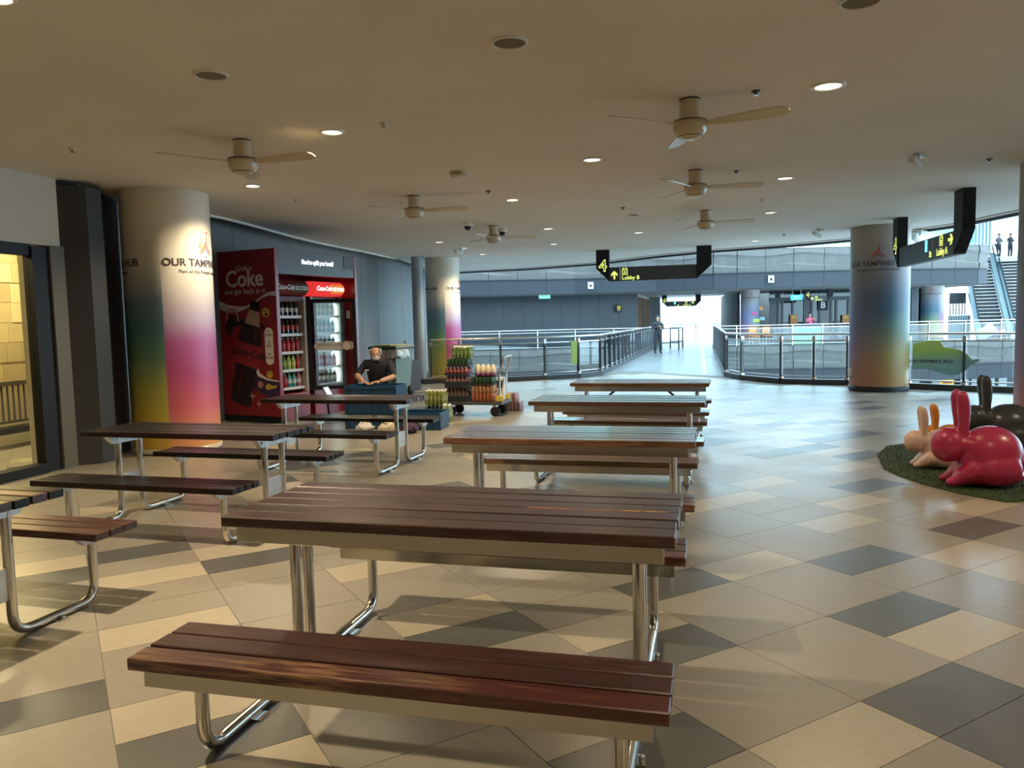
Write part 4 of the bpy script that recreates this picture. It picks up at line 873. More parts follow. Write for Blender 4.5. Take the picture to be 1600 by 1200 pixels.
def bottle_mesh(kind):
    body, lab, cap = {'cola': ((.02, .008, .006), (.45, .03, .03), (.05, .05, .05)), 'white': ((.03, .02, .02), (.7, .68, .66), (.3, .02, .02)), 'red': ((.4, .02, .03), (.5, .05, .05), (.5, .48, .46)), 'green': ((.08, .3, .06), (.3, .5, .08), (.1, .35, .1)), 'lime': ((.3, .4, .08), (.5, .55, .12), (.3, .4, .1)), 'pink': ((.5, .12, .2), (.6, .55, .55), (.5, .1, .15)), 'teal': ((.06, .3, .32), (.5, .6, .6), (.05, .35, .35))}[kind]
    b = MB(); b.lathe([(.028, 0), (.03, .015), (.03, .06)], 10, mi=0, cap=False); b.lathe([(.0305, .06), (.0305, .115)], 10, mi=1, cap=False); b.lathe([(.03, .115), (.028, .14), (.012, .175)], 10, mi=0, cap=False); b.lathe([(.014, .175), (.014, .195), (0, .196)], 8, mi=2, cap=False)
    return b.mesh('bottle', [mat(f'{kind} bottle body', body, .12, coat=.5), mat(f'{kind} bottle label', lab, .4), mat(f'{kind} bottle cap', cap, .4)])
BM = {k: bottle_mesh(k) for k in ('cola', 'white', 'red', 'green', 'lime', 'pink', 'teal')}
NTH = ['first', 'second', 'third', 'fourth', 'fifth', 'last']
ORD = ['lowest', 'second lowest', 'middle', 'second highest', 'highest']
for fi, x0, kinds, nm in ((0, .14, [['pink', 'pink', 'red', 'teal', 'teal', 'pink'], ['red', 'green', 'green', 'lime', 'lime', 'red'], ['red'] * 6, ['cola'] * 6, ['white'] * 6], 'open fridge'), (1, 1.06, [['white'] * 6, ['red'] * 6, ['white'] * 6, ['teal'] * 6, ['lime'] * 6], 'lit fridge')):
    for k in range(5):
        for i in range(6):
            p = BT @ Vector((x0 + .12 + i * .108, .25 + .1, .5 + .29 * k)); kd = kinds[k][i]
            o = link('drink_bottle', BM[kd], None, p); o.scale = (1.25, 1.25, 1.22)
            tag(o, f"{dict(cola='dark cola', white='white-labelled', red='red', green='green', lime='lime', pink='pink', teal='teal')[kd]} bottle, {NTH[i]} from the column side, {ORD[k]} shelf of the {nm}", 'bottle', f'bottles on the {ORD[k]} shelf of the {nm}')
# card reader in front of the booth
cr = thing('payment_tablet', 'small pale payment tablet at the foot of the booth', 'tablet', (BT @ Vector((.7, -.35, 0))), BRZ + .2)
MB().bbox(-.1, .1, -.08, .08, 0, .03, .005).build('base', M_BLACK, cr); MB().tube([(0, 0, .03), (0, .02, .36)], .02, 8).build('stem', M_BLACK, cr)
MB().box(-.09, .09, -.006, .006, -.12, .12, T=Matrix.Translation((0, 0, .42)) @ Matrix.Rotation(-.5, 4, 'X')).build('body', M_CHAR, cr); MB().box(-.075, .075, -.009, -.006, -.1, .1, T=Matrix.Translation((0, 0, .42)) @ Matrix.Rotation(-.5, 4, 'X')).build('screen', mat('tablet screen', (.5, .6, .7), .3, emit=(.45, .6, .75), estr=.7), cr)

# ================================================================== CRATES, TROLLEY, DRINK PACKS
M_CRATE = mat('blue plastic crate', (.007, .052, .125), .42); M_CRATED = mat('black plastic crate', (.02, .022, .03), .45)
def crate(label, x, y, z, rz, w=.6, d=.4, h=.24, m=M_CRATE, group='blue crates'):
    c = thing('plastic_crate', label, 'crate', (x, y, z), rz, group)
    t = .015
    for nm, (a, b_, e, f) in (('long_side', (-w / 2, w / 2, -d / 2, -d / 2 + t)), ('long_side', (-w / 2, w / 2, d / 2 - t, d / 2)), ('short_side', (-w / 2, -w / 2 + t, -d / 2 + t, d / 2 - t)), ('short_side', (w / 2 - t, w / 2, -d / 2 + t, d / 2 - t))):
        b = MB(); b.box(a, b_, e, f, 0, h)
        if nm == 'long_side':
            sg = -1 if e < 0 else 1; yo = e if sg < 0 else f
            for k in range(7): xx = -w / 2 + w * (k + .5) / 7; b.box(xx - .008, xx + .008, min(yo, yo + sg * .012), max(yo, yo + sg * .012), .03, h - .05)
            b.box(-w / 2, w / 2, min(yo, yo + sg * .018), max(yo, yo + sg * .018), h - .045, h)
        b.build(nm, m, c)
    MB().box(-w / 2, w / 2, -d / 2, d / 2, 0, .012).build('bottom', m, c); return c
crate('bottom blue crate of the stack the man leans on', -2.0, 11.3, 0, -.15, .78, .5, .22)
crate('middle blue crate of the stack the man leans on', -2.0, 11.3, .22, -.15, .78, .5, .2)
crate('top blue crate of the stack the man leans on', -2.0, 11.3, .42, -.15, .78, .5, .2)
crate('blue crate alone on the floor beside the green bottles', -1.27, 11.05, 0, -.15, .6, .5, .24)
def pack(label, cat, x, y, z, nx, ny, kind, dia, h, rz=AX, col=None, wrap=None, tray=None, group='wrapped drink packs on and around the trolley'):
    P = thing('drink_pack', label, cat, (x, y, z), rz, group)
    key = (kind, col, dia, h)
    if kind == 'can':
        b = MB(); r = dia / 2; b.lathe([(r * .8, 0), (r, .012), (r, h - .02), (r * .82, h - .004), (r * .8, h)], 10, mi=0); me = b.mesh('can', mat('can %s' % str(col), col, .3, .2))
    else:
        b = MB(); r = dia / 2; b.lathe([(r * .9, 0), (r, .02), (r, h * .32)], 10, mi=0, cap=False); b.lathe([(r * 1.01, h * .32), (r * 1.01, h * .6)], 10, mi=1, cap=False); b.lathe([(r, h * .6), (r * .9, h * .72), (r * .42, h * .9)], 10, mi=0, cap=False); b.lathe([(r * .46, h * .9), (r * .46, h * .985), (0, h)], 8, mi=2, cap=False)
        me = b.mesh('bottle', [mat('pet %s' % str(col), col, .15, coat=.5), mat('pet label %s' % str(col), tuple(min(1, c * 1.35 + .05) for c in col), .4), M_WHITE])
    z1 = .03 if tray else 0
    for i in range(nx):
        for j in range(ny): link('can' if kind == 'can' else 'bottle', me, P, ((i - (nx - 1) / 2) * dia * 1.01, (j - (ny - 1) / 2) * dia * 1.01, z1))
    W_, D_ = nx * dia / 2 + .006, ny * dia / 2 + .006
    if tray: b = MB(); b.box(-W_, W_, -D_, D_, 0, .028); b.box(-W_, W_, -D_, -D_ + .005, .028, tray); b.box(-W_, W_, D_ - .005, D_, .028, tray); b.box(-W_, -W_ + .005, -D_, D_, .028, tray); b.box(W_ - .005, W_, -D_, D_, .028, tray); b.build('tray', M_CRATED if wrap is None else wrap, P)
    else: MB().box(-W_, W_, -D_, D_, h * .08, h * .8).build('shrink_wrap', glass('shrink film', (.95, .96, .95), .06), P)
    return P
GRN = (.1, .15, .04); LIM = (.2, .23, .06); DG = (.03, .07, .035); ORG = (.36, .11, .05); PNK = (.24, .13, .15); BRN = (.05, .02, .015)
tr = thing('platform_trolley', 'grey platform trolley loaded with drink packs', 'trolley', (-.57, 12.5, 0), AX)
MB().bbox(-.5, .5, -.3, .3, .19, .235, .006).build('platform', M_CHAR, tr)
for sx in (-.38, .36):
    for sy in (-.2, .2):
        w_ = MB().lathe([(0, -.02), (.065, -.02), (.08, -.012), (.08, .012), (.065, .02), (0, .02)], 20, T=Matrix.Translation((sx, sy, .08)) @ Matrix.Rotation(R90, 4, 'X'), cap=False).build('wheel', M_RUBBER, tr)
        MB().box(sx - .03, sx + .03, sy - .035, sy + .035, .15, .19).build('caster_fork', M_BRUSHED, w_)
MB().tube(bend_path([(.44, -.2, .22), (.44, -.2, .68), (.54, -.2, .95), (.54, .2, .95), (.44, .2, .68), (.44, .2, .22)], .05), .016, 10).build('handle', M_BRUSHED, tr)
for sy in (-.2, .2): MB().bbox(.38, .5, sy - .05, sy + .05, .235, .33, .01).build('handle_socket', mat('yellow plastic', (.5, .36, .06), .5), tr)
TT = Matrix.Translation((-.57, 12.5, 0)) @ Matrix.Rotation(AX, 4, 'Z')
def tp(x, y, z): v = TT @ Vector((x, y, z)); return (v.x, v.y, v.z)
pack('black tray of dark cola bottles at the base of the trolley load', 'bottle pack', *tp(-.27, -.1, .236), 6, 4, 'bottle', .064, .19, col=BRN, tray=.09)
pack('black tray of dark cola bottles with small white card, second on the trolley', 'bottle pack', *tp(-.27, -.1, .46), 6, 4, 'bottle', .064, .16, col=(.12, .05, .05), tray=.1)
pack('tray of red labelled bottles under the green packs', 'bottle pack', *tp(-.27, -.1, .655), 6, 4, 'bottle', .064, .1, col=(.16, .03, .035), tray=.03)
pack('pack of dark green cans above the red labelled bottles', 'can pack', *tp(-.25, -.08, .79), 6, 4, 'can', .06, .1, col=DG, tray=.04)
pack('tall green bottles wrapped on top of the trolley load', 'bottle pack', *tp(-.2, -.06, .925), 5, 3, 'bottle', .065, .2, col=GRN)
pack('orange can pack resting on the trolley platform', 'can pack', *tp(.16, -.12, .236), 6, 4, 'can', .062, .135, col=ORG)
pack('orange and olive can pack, second layer on the trolley', 'can pack', *tp(.16, -.12, .373), 6, 4, 'can', .062, .125, col=(.42, .2, .1))
pack('dark green can pack topping the orange cans', 'can pack', *tp(.16, -.12, .5), 6, 4, 'can', .062, .1, col=DG, tray=.03)
for k in range(4):
    q = MB(); q.ell((0, 0, .1), (.05, .085, .1), 14, 8); q.ell((0, -.02, .03), (.051, .088, .05), 14, 6, mi=1)
    o = q.build('snack_bag', [mat('cream snack bag', (.62, .55, .42), .45, bump=.5, bscale=30), mat('plum bag base', (.12, .03, .1), .45)], None, tp(.06 + .085 * k, -.1, .632)); tag(o, f'cream and plum snack bag on the trolley, {NTH[k]} counting towards the handle', 'snack bag', 'snack bags on the trolley')
sb = thing('carton', 'white printed carton by the trolley handle', 'box', tp(.34, .16, .236), AX); MB().bbox(-.1, .1, -.11, .11, 0, .36, .004).build('body', M_WHITE, sb); MB().box(-.07, .07, -.114, -.11, .2, .32).build('print', M_CHAR, sb)
pack('lime green bottles stacked on the floor pack beside the blue crate', 'bottle pack', -1.18, 12.0, .235, 5, 3, 'bottle', .064, .235, col=LIM)
pack('dark green bottles under the lime pack beside the blue crate', 'bottle pack', -1.18, 12.0, 0, 5, 3, 'bottle', .064, .235, col=DG)
pack('pair of pale green bottles standing in front of the trolley wheel', 'bottle pack', -.99, 11.65, 0, 2, 2, 'bottle', .075, .28, col=(.2, .26, .12))
pack('mauve can pack on the floor behind the trolley handle', 'can pack', .02, 13.0, 0, 5, 4, 'can', .058, .15, col=PNK)
pack('mauve can pack, upper of two behind the trolley handle', 'can pack', -.02, 13.0, .152, 4, 4, 'can', .058, .15, col=(.4, .2, .2))
for lb, x, y, c0 in (('cream plastic bag slumped on the floor below the dark table', -1.73, 10.62, (.6, .54, .42)), ('dark plum plastic bag on the floor below the dark table', -1.42, 10.55, (.06, .02, .06)), ('small white bag on the floor beside the cream one', -2.06, 10.66, (.6, .58, .54))):
    q = MB(); rr = random.Random(int(x * 100)); q.ell((0, 0, .09), (.13, .1, .09), 14, 10); q.v = [(a + rr.uniform(-.025, .025), b + rr.uniform(-.025, .025), max(0, c * .8 + rr.uniform(-.03, .03))) for a, b, c in q.v]
    tag(q.build('plastic_bag', mat('bag %s' % str(c0), c0, .3, bump=.6, bscale=25), None, (x, y, 0)), lb, 'bag')
# wheelie bin and loudspeaker by the wall
wb_ = thing('wheelie_bin', 'grey green wheelie bin with lid behind the seated man', 'bin', (-2.5, 16.2, 0), -.35)
b = MB(); b.add([(-.24, -.3, .08), (.24, -.3, .08), (.24, .3, .08), (-.24, .3, .08), (-.3, -.38, .98), (.3, -.38, .98), (.3, .38, .98), (-.3, .38, .98)], [(3, 2, 1, 0), (4, 5, 6, 7), (0, 1, 5, 4), (1, 2, 6, 5), (2, 3, 7, 6), (3, 0, 4, 7)]); b.build('body', mat('grey green bin', (.17, .23, .18), .45), wb_)
MB().bbox(-.33, .33, -.42, .42, .98, 1.05, .02).build('lid', mat('dark green lid', (.05, .09, .05), .4), wb_); MB().bbox(-.2, .2, -.4, .3, 1.05, 1.075, .01).build('lid_flap', mat('lime lid rim', (.35, .4, .12), .5), wb_)
for sx in (-1, 1): MB().lathe([(0, -.03), (.1, -.03), (.1, .03), (0, .03)], 18, T=Matrix.Translation((sx * .27, .28, .1)) @ Matrix.Rotation(R90, 4, 'Y'), cap=False).build('wheel', M_RUBBER, wb_)
MB().tube([(-.22, .44, 1.0), (.22, .44, 1.0)], .018, 8).build('handle', M_BLACK, wb_)
q = MB(); rr = random.Random(4); vs = []; ny_ = 16
for i in range(ny_):
    t = i / (ny_ - 1); px_, py_ = (-.2 + .52 * min(1, t * 1.6), -.4) if t < .625 else (.32, -.4 + .5 * (t - .625) / .375)
    for j, (o_, z_) in enumerate(((-.05, 1.0), (.0, 1.0), (.035, .965), (.045, .9), (.05, .84))):
        ox, oy = (0, -o_) if t < .6 else (o_, 0)
        vs.append((px_ + ox + rr.uniform(-.012, .012), py_ + oy + rr.uniform(-.012, .012), z_ - .02 + rr.uniform(-.03, .03) * (j > 1)))
q.add(vs, [(i * 5 + j, (i + 1) * 5 + j, (i + 1) * 5 + j + 1, i * 5 + j + 1) for i in range(ny_ - 1) for j in range(4)])
tag(q.build('bin_liner', mat('white liner film', (.5, .51, .5), .3), None, (-2.5, 16.2, 0), (0, 0, -.35)), 'white crumpled bin liner over the wheelie bin rim', 'bin liner')
ls = thing('loudspeaker', 'tall dark loudspeaker box by the slate wall', 'speaker', (-2.3, 17.5, 0), -.6); MB().bbox(-.16, .16, -.18, .18, 0, .68, .01).build('cabinet', mat('dark brown box', (.045, .04, .036), .6), ls); MB().lathe([(.1, 0), (.1, .006), (.06, .001)], 20, T=Matrix.Translation((0, -.18, .45)) @ Matrix.Rotation(R90, 4, 'X')).build('cone', M_BLACK, ls)
wsw = thing('wall_switch', 'pale wall notice above the loudspeaker', 'notice', (-2.55, 18.6, .95), R90 + .3); MB().box(-.1, .1, -.02, 0, -.15, .15).build('plate', M_WHITEWALL, wsw); MB().box(-.02, .02, -.025, -.02, -.08, .08).build('mark', M_BLACK, wsw)

# ================================================================== RABBIT SEATS
def rabbit_mesh():
    b = MB()
    b.ell((-.1, 0, .265), (.25, .18, .232), 24, 16); b.ell((.215, 0, .335), (.135, .12, .148), 24, 16); b.ell((.07, 0, .345), (.15, .12, .1), 20, 12)
    b.ell((-.1, 0, .09), (.27, .165, .1), 20, 12)
    for s in (-1, 1):
        b.ell((-.12, s * .12, .15), (.19, .085, .14), 18, 12); b.tube([(-.08, s * .07, .15), (.05, s * .078, .13), (.13, s * .08, .08), (.185, s * .08, .042)], [.11, .105, .075, .045], 14); b.ell((.2, s * .085, .04), (.06, .045, .04), 14, 8)
        b.tube([(.12, s * .05, .4), (.115, s * .056, .5), (.12, s * .064, .62), (.13, s * .07, .72), (.138, s * .072, .77), (.14, s * .072, .795)], [.04, .043, .053, .053, .04, .018], 14)
    b.ell((-.345, 0, .2), (.055, .055, .055), 14, 10)
    b.v = [(x, y, max(z, .0)) for x, y, z in b.v]
    me = b.mesh('r', M_WHITE); o = bpy.data.objects.new('r', me); COL.objects.link(o)
    md = o.modifiers.new('m', 'REMESH'); md.mode = 'VOXEL'; md.voxel_size = .012; md.use_smooth_shade = True
    sm = o.modifiers.new('s', 'SMOOTH'); sm.iterations = 22; sm.factor = .5
    dg = bpy.context.evaluated_depsgraph_get(); out = bpy.data.meshes.new_from_object(o.evaluated_get(dg)); bpy.data.objects.remove(o)
    for p in out.polygons: p.use_smooth = True
    return out
RAB = rabbit_mesh()
def rabbit(label, x, y, deg, s, col, rough=.32):
    r = thing('rabbit_seat', label, 'rabbit seat', (x, y, .02), math.radians(deg), 'moulded rabbit seats')
    me = RAB.copy(); me.materials.clear(); m_ = mat('moulded %s' % label.split()[0], col, rough, coat=.25); me.materials.append(m_)
    o = link('body', me, r); o.scale = (s, s, s)
    for sg in (-1, 1): MB().tube([((.285 + .022 * math.cos(a)) * s, sg * (.103 - .012 * abs(math.cos(a))) * s, (.34 + .014 * math.sin(a)) * s) for a in [math.pi + k * math.pi / 8 for k in range(9)]], .004 * s, 6).build('eye', m_, r)
    return r
mt_ = thing('turf_mat', 'dark green artificial turf mat under the rabbit seats', 'mat')
TURF = [(3.66, 7.62), (3.56, 7.35), (3.54, 7.0), (3.57, 6.6), (3.66, 6.25), (3.84, 5.95), (4.3, 5.98), (5.0, 6.15), (5.7, 6.7), (5.9, 7.6), (5.7, 8.4), (4.9, 8.9), (4.2, 8.6), (3.85, 8.1)]
MB().prism(TURF, .0, .012).build('backing', mat('turf green', (.05, .075, .03), .9, noise=.35, nscale=30, bump=1., bscale=220), mt_)
tb = MB(); rr = random.Random(8)
while len(tb.f) < 16000:
    x, y = rr.uniform(3.5, 5.9), rr.uniform(5.9, 8.9)
    if inside((x, y), TURF): a = rr.uniform(0, 6.28); dx, dy = .004 * math.cos(a), .004 * math.sin(a); h_ = rr.uniform(.008, .018); lx, ly = rr.uniform(-.008, .008), rr.uniform(-.008, .008); tb.add([(x - dx, y - dy, .011), (x + dx, y + dy, .011), (x + lx, y + ly, .012 + h_)], [(0, 1, 2)])
o = tb.build('turf_pile', mat('turf blade', (.055, .09, .03), .8), mt_); o['kind'] = 'stuff'
rabbit('crimson rabbit seat, largest at the front of the turf mat', 3.93, 6.5, 168, 1.03, (.42, .022, .09))
rabbit('blush pink small rabbit seat left of the crimson one', 4.0, 7.3, 166, .74, (.72, .5, .42))
rabbit('orange small rabbit seat behind the blush one', 4.38, 7.8, 162, .69, (.7, .24, .02))
rabbit('charcoal rabbit seat behind the crimson one', 5.1, 8.08, 165, 1.02, (.045, .05, .06))

# ================================================================== PEOPLE
def skin_person(name, label, loc, rz, joints, edges, zones, mats, root, scale=1.):
    """joints: name -> (x,y,z,r); one continuous skinned surface; zones: joint pair -> material slot"""
    T = thing(name, label, 'person', loc, rz)
    ks = list(joints); me = bpy.data.meshes.new('b'); me.from_pydata([Vector(joints[k][:3]) for k in ks], [(ks.index(a), ks.index(b)) for a, b in edges], [])
    o = bpy.data.objects.new('b', me); COL.objects.link(o); o.modifiers.new('s', 'SKIN').use_smooth_shade = True
    for i, k in enumerate(ks):
        r = joints[k][3]; sv = me.skin_vertices[0].data[i]; sv.radius = r if isinstance(r, tuple) else (r, r); sv.use_root = (k == root)
    ss = o.modifiers.new('u', 'SUBSURF'); ss.levels = 2; ss.render_levels = 2
    dg = bpy.context.evaluated_depsgraph_get(); out = bpy.data.meshes.new_from_object(o.evaluated_get(dg)); bpy.data.objects.remove(o)
    for m_ in mats: out.materials.append(m_)
    segs = [(Vector(joints[a][:3]), Vector(joints[b][:3]), zones.get((a, b), 0)) for a, b in edges]
    for p in out.polygons:
        c = p.center; best = (1e9, 0)
        for a, b, zn in segs:
            d = b - a; t = max(0, min(1, (c - a).dot(d) / max(1e-9, d.length_squared))); q = (c - (a + d * t)).length
            if q < best[0]: best = (q, zn)
        p.material_index = best[1]; p.use_smooth = True
    link('body', out, T); return T
def hand(parent, wrist, dirv, up, m_, s=1., curl=.6, side=1):
    """palm, four bent fingers of unequal length and a thumb"""
    d = Vector(dirv).normalized(); u = (Vector(up) - d * Vector(up).dot(d)).normalized(); w = d.cross(u) * side; o = Vector(wrist); b = MB()
    T = Matrix((w, d, u)).transposed().to_4x4(); T.translation = o + d * .045 * s
    b.ell((0, 0, 0), (.042 * s, .055 * s, .016 * s), 12, 8, T=T)
    for k, ln in enumerate((.068, .078, .073, .058)):
        x = (-.03 + .02 * k) * s; p0 = o + d * .085 * s + w * x; ln *= s
        dn = (d * math.cos(curl * .6) - u * math.sin(curl * .6)); dm = (d * math.cos(curl * 1.5) - u * math.sin(curl * 1.5))
        b.tube([p0, p0 + d * ln * .35, p0 + d * ln * .35 + dn * ln * .35, p0 + d * ln * .35 + dn * ln * .35 + dm * ln * .35], [.0095 * s, .009 * s, .0085 * s, .006 * s], 8)
    p0 = o + d * .025 * s - w * .034 * s; dt = (d * .6 - w * .8 - u * .25).normalized()
    b.tube([p0, p0 + dt * .035 * s, p0 + dt * .035 * s + (d * .9 - w * .3 - u * .2).normalized() * .03 * s], [.012 * s, .0105 * s, .007 * s], 8)
    return b.build('hand', m_, parent)
def face_bits(T, c, f, s, skin, hairm, eyes=True):
    """nose, ears, eyes, mouth on a head centred c that faces f"""
    f = Vector(f).normalized(); u = Vector((0, 0, 1)); u = (u - f * u.dot(f)).normalized(); r = f.cross(u); c = Vector(c)
    def el(p, rad, m_, nm):
        M_ = Matrix((r, f, u)).transposed().to_4x4(); M_.translation = c + r * p[0] * s + f * p[1] * s + u * p[2] * s
        MB().ell((0, 0, 0), tuple(q * s for q in rad), 10, 8, T=M_).build(nm, m_, T)
    el((0, .1, -.015), (.014, .02, .024), skin, 'nose'); el((.078, 0, -.01), (.012, .022, .032), skin, 'ear'); el((-.078, 0, -.01), (.012, .022, .032), skin, 'ear')
    if eyes:
        for q in (-.03, .03): el((q, .084, .012), (.012, .006, .006), M_TEXTDK, 'eye')
    el((0, .082, -.06), (.025, .008, .006), mat('lip tone', (.3, .12, .1), .5), 'mouth')
SK = mat('warm skin', (.36, .19, .12), .5); SK2 = mat('light skin', (.5, .3, .21), .5); NAVY = mat('navy polo', (.012, .014, .025), .75, bump=.2, bscale=60); BLK = mat('black clothes', (.015, .016, .02), .8); HAIRB = mat('black hair', (.012, .01, .01), .6); HAIRW = mat('grey white hair', (.42, .42, .4), .8); DEN = mat('dark trousers', (.03, .035, .045), .8)
# seated man leaning on the crates
J = dict(pel=(0, .12, .46, .15), bel=(0, .05, .62, (.17, .14)), che=(0, -.06, .82, (.18, .14)), nk0=(0, -.1, .93, (.1, .09)), nk1=(0, -.13, .985, .06), hd0=(0, -.165, 1.03, (.07, .085)), hd1=(0, -.165, 1.09, (.078, .098)), hd2=(0, -.15, 1.15, (.066, .08)),
         shl=(.19, -.07, .9, .075), ell=(.29, -.2, .7, .052), wrl=(.1, -.37, .645, .032), shr=(-.19, -.07, .9, .075), elr=(-.3, -.18, .72, .052), wrr=(-.14, -.4, .645, .032),
         hil=(.11, .1, .43, .1), knl=(.2, -.26, .47, .072), anl=(.18, -.2, .09, .045), tol=(.18, -.34, .045, .04), hir=(-.11, .1, .43, .1), knr=(-.2, -.26, .47, .072), anr=(-.18, -.2, .09, .045), tor=(-.18, -.34, .045, .04))
Eg = [('pel', 'bel'), ('bel', 'che'), ('che', 'nk0'), ('nk0', 'nk1'), ('nk1', 'hd0'), ('hd0', 'hd1'), ('hd1', 'hd2'), ('che', 'shl'), ('shl', 'ell'), ('ell', 'wrl'), ('che', 'shr'), ('shr', 'elr'), ('elr', 'wrr'), ('pel', 'hil'), ('hil', 'knl'), ('knl', 'anl'), ('anl', 'tol'), ('pel', 'hir'), ('hir', 'knr'), ('knr', 'anr'), ('anr', 'tor')]
def zones(sleeves='short'):
    z = {('nk0', 'nk1'): 1, ('nk1', 'hd0'): 0, ('hd0', 'hd1'): 0, ('hd1', 'hd2'): 0, ('pel', 'bel'): 1, ('bel', 'che'): 1, ('che', 'nk0'): 1, ('che', 'shl'): 1, ('che', 'shr'): 1, ('shl', 'ell'): 1, ('shr', 'elr'): 1}
    for s in 'lr':
        z[('ell', 'wrl') if s == 'l' else ('elr', 'wrr')] = 0 if sleeves == 'short' else 1
        z[('pel', 'hi' + s)] = 2; z[('hi' + s, 'kn' + s)] = 2; z[('kn' + s, 'an' + s)] = 2; z[('an' + s, 'to' + s)] = 3
    return z
mp_ = Vector((-2.06, 12.0, 0))
man = skin_person('person', 'seated man in navy polo leaning over the blue crates', mp_, -.1, J, Eg, zones(), [SK2, NAVY, DEN, M_RUBBER], 'pel')
face_bits(man, (0, -.17, 1.085), (.25, -.85, -.55), 1., SK2, HAIRW)
def hair_cap(T, c, r, m_, keep, nm='hair'):
    b = MB(); b.ell((0, 0, 0), r, 20, 14); keepf = [f for f in b.f if keep(sum((Vector(b.v[i]) for i in f), Vector()) / len(f))]; b.f = keepf; b.mi = b.mi[:len(keepf)]; b.smooth = b.smooth[:len(keepf)]; return b.build(nm, m_, T, c)
hair_cap(man, (0, -.155, 1.09), (.088, .112, .1), HAIRW, lambda p: p.z < .035 and p.z > -.06 and p.y > -.03)
bd = MB(); bd.ell((.01, -.225, .99), (.045, .03, .04), 12, 8); bd.build('beard', HAIRW, man)
MB().box(-.16, -.1, -.222, -.205, .8, .815).build('chest_logo', M_WHITEPRINT, man)
hand(man, (.1, -.37, .645), (-.7, -.7, -.1), (0, 0, 1), SK2, 1., .5, 1); hand(man, (-.14, -.4, .645), (.7, -.6, -.1), (0, 0, 1), SK2, 1., .5, -1)
stl = thing('low_stool', 'low stool hidden under the seated man', 'stool', (mp_.x, mp_.y + .14, 0), 0)
MB().lathe([(.0, .28), (.17, .28), (.17, .31), (0, .31)], 20, cap=False).build('seat', M_CHAR, stl)
for a in range(4): MB().tube([(.1 * math.cos(a * R90 + .78), .1 * math.sin(a * R90 + .78), .28), (.15 * math.cos(a * R90 + .78), .15 * math.sin(a * R90 + .78), 0)], .014, 8).build('leg', M_CHAR, stl)
def stander(label, loc, rz, sc, mats, arms, hairm, sleeves='long', long_hair=False, phone=False):
    J2 = dict(pel=(0, 0, .92, (.14, .11)), bel=(0, 0, 1.06, (.13, .1)), che=(0, 0, 1.25, (.155, .11)), nk0=(0, 0, 1.39, (.08, .07)), nk1=(0, -.01, 1.45, .05), hd0=(0, -.02, 1.51, (.062, .075)), hd1=(0, -.02, 1.58, (.072, .09)), hd2=(0, -.01, 1.65, (.06, .075)),
              shl=(.18, 0, 1.35, .065), ell=arms[0], wrl=arms[1], shr=(-.18, 0, 1.35, .065), elr=arms[2], wrr=arms[3],
              hil=(.1, 0, .88, .095), knl=(.115, -.02, .48, .068), anl=(.12, .02, .09, .055), tol=(.13, -.12, .04, .042), hir=(-.1, 0, .88, .095), knr=(-.115, -.02, .48, .068), anr=(-.12, .02, .09, .055), tor=(-.13, -.12, .04, .042))
    T = skin_person('person', label, loc, rz, J2, Eg, zones(sleeves), mats, 'pel')
    face_bits(T, (0, -.02, 1.58), (0, -.95, -.2), 1., mats[0], hairm)
    hair_cap(T, (0, -.005, 1.59), (.084, .105, .102), hairm, lambda p: p.z > .03 or (p.y > .02 and p.z > (-.16 if long_hair else -.07)))
    for w_, dv, sd in ((arms[1], (-.5, -.6, .35), 1), (arms[3], (.5, -.6, .35), -1)): hand(T, w_[:3], dv, (0, .3, 1), mats[0], 1., .8, sd)
    T.scale = (sc, sc, sc); return T
A_PH = [(.25, .02, 1.1, .048), (.09, -.22, 1.18, .03), (-.25, .02, 1.1, .048), (-.09, -.22, 1.18, .03)]
far_man = stander('person in loose black clothes standing on the bridge with a phone', (6.14, 32.4, 0), .1, .95, [SK2, BLK, BLK, M_RUBBER], A_PH, HAIRB)
ph = MB().bbox(-.035, .035, -.005, .005, -.07, .07, .003).build('phone', M_BLACK, None, (6.12, 32.11, 1.19), (-.5, 0, .1)); tag(ph, 'black phone held by the person on the bridge', 'phone')
p = at(1262, 520, 40.0)
stander('person in a pink top leaning at the far railing', (p.x + .1, 40.0, 0), .2, .95, [SK2, mat('pink top', (.7, .08, .2), .7), DEN, M_RUBBER], [(.26, -.1, 1.2, .045), (.1, -.26, 1.4, .028), (-.26, -.1, 1.2, .045), (-.06, -.28, 1.36, .028)], HAIRB, 'short', True)
for lb, px, c0 in (('distant person in grey at the top of the escalator', 1560, (.15, .15, .17)), ('distant person in dark clothes at the top of the escalator', 1578, (.05, .05, .06))):
    p = at(px, 400, 50); stander(lb, (p.x, 50, 4.8), .3, .95, [SK2, mat('top %s' % str(c0), c0, .8), DEN, M_RUBBER], A_PH, HAIRB)

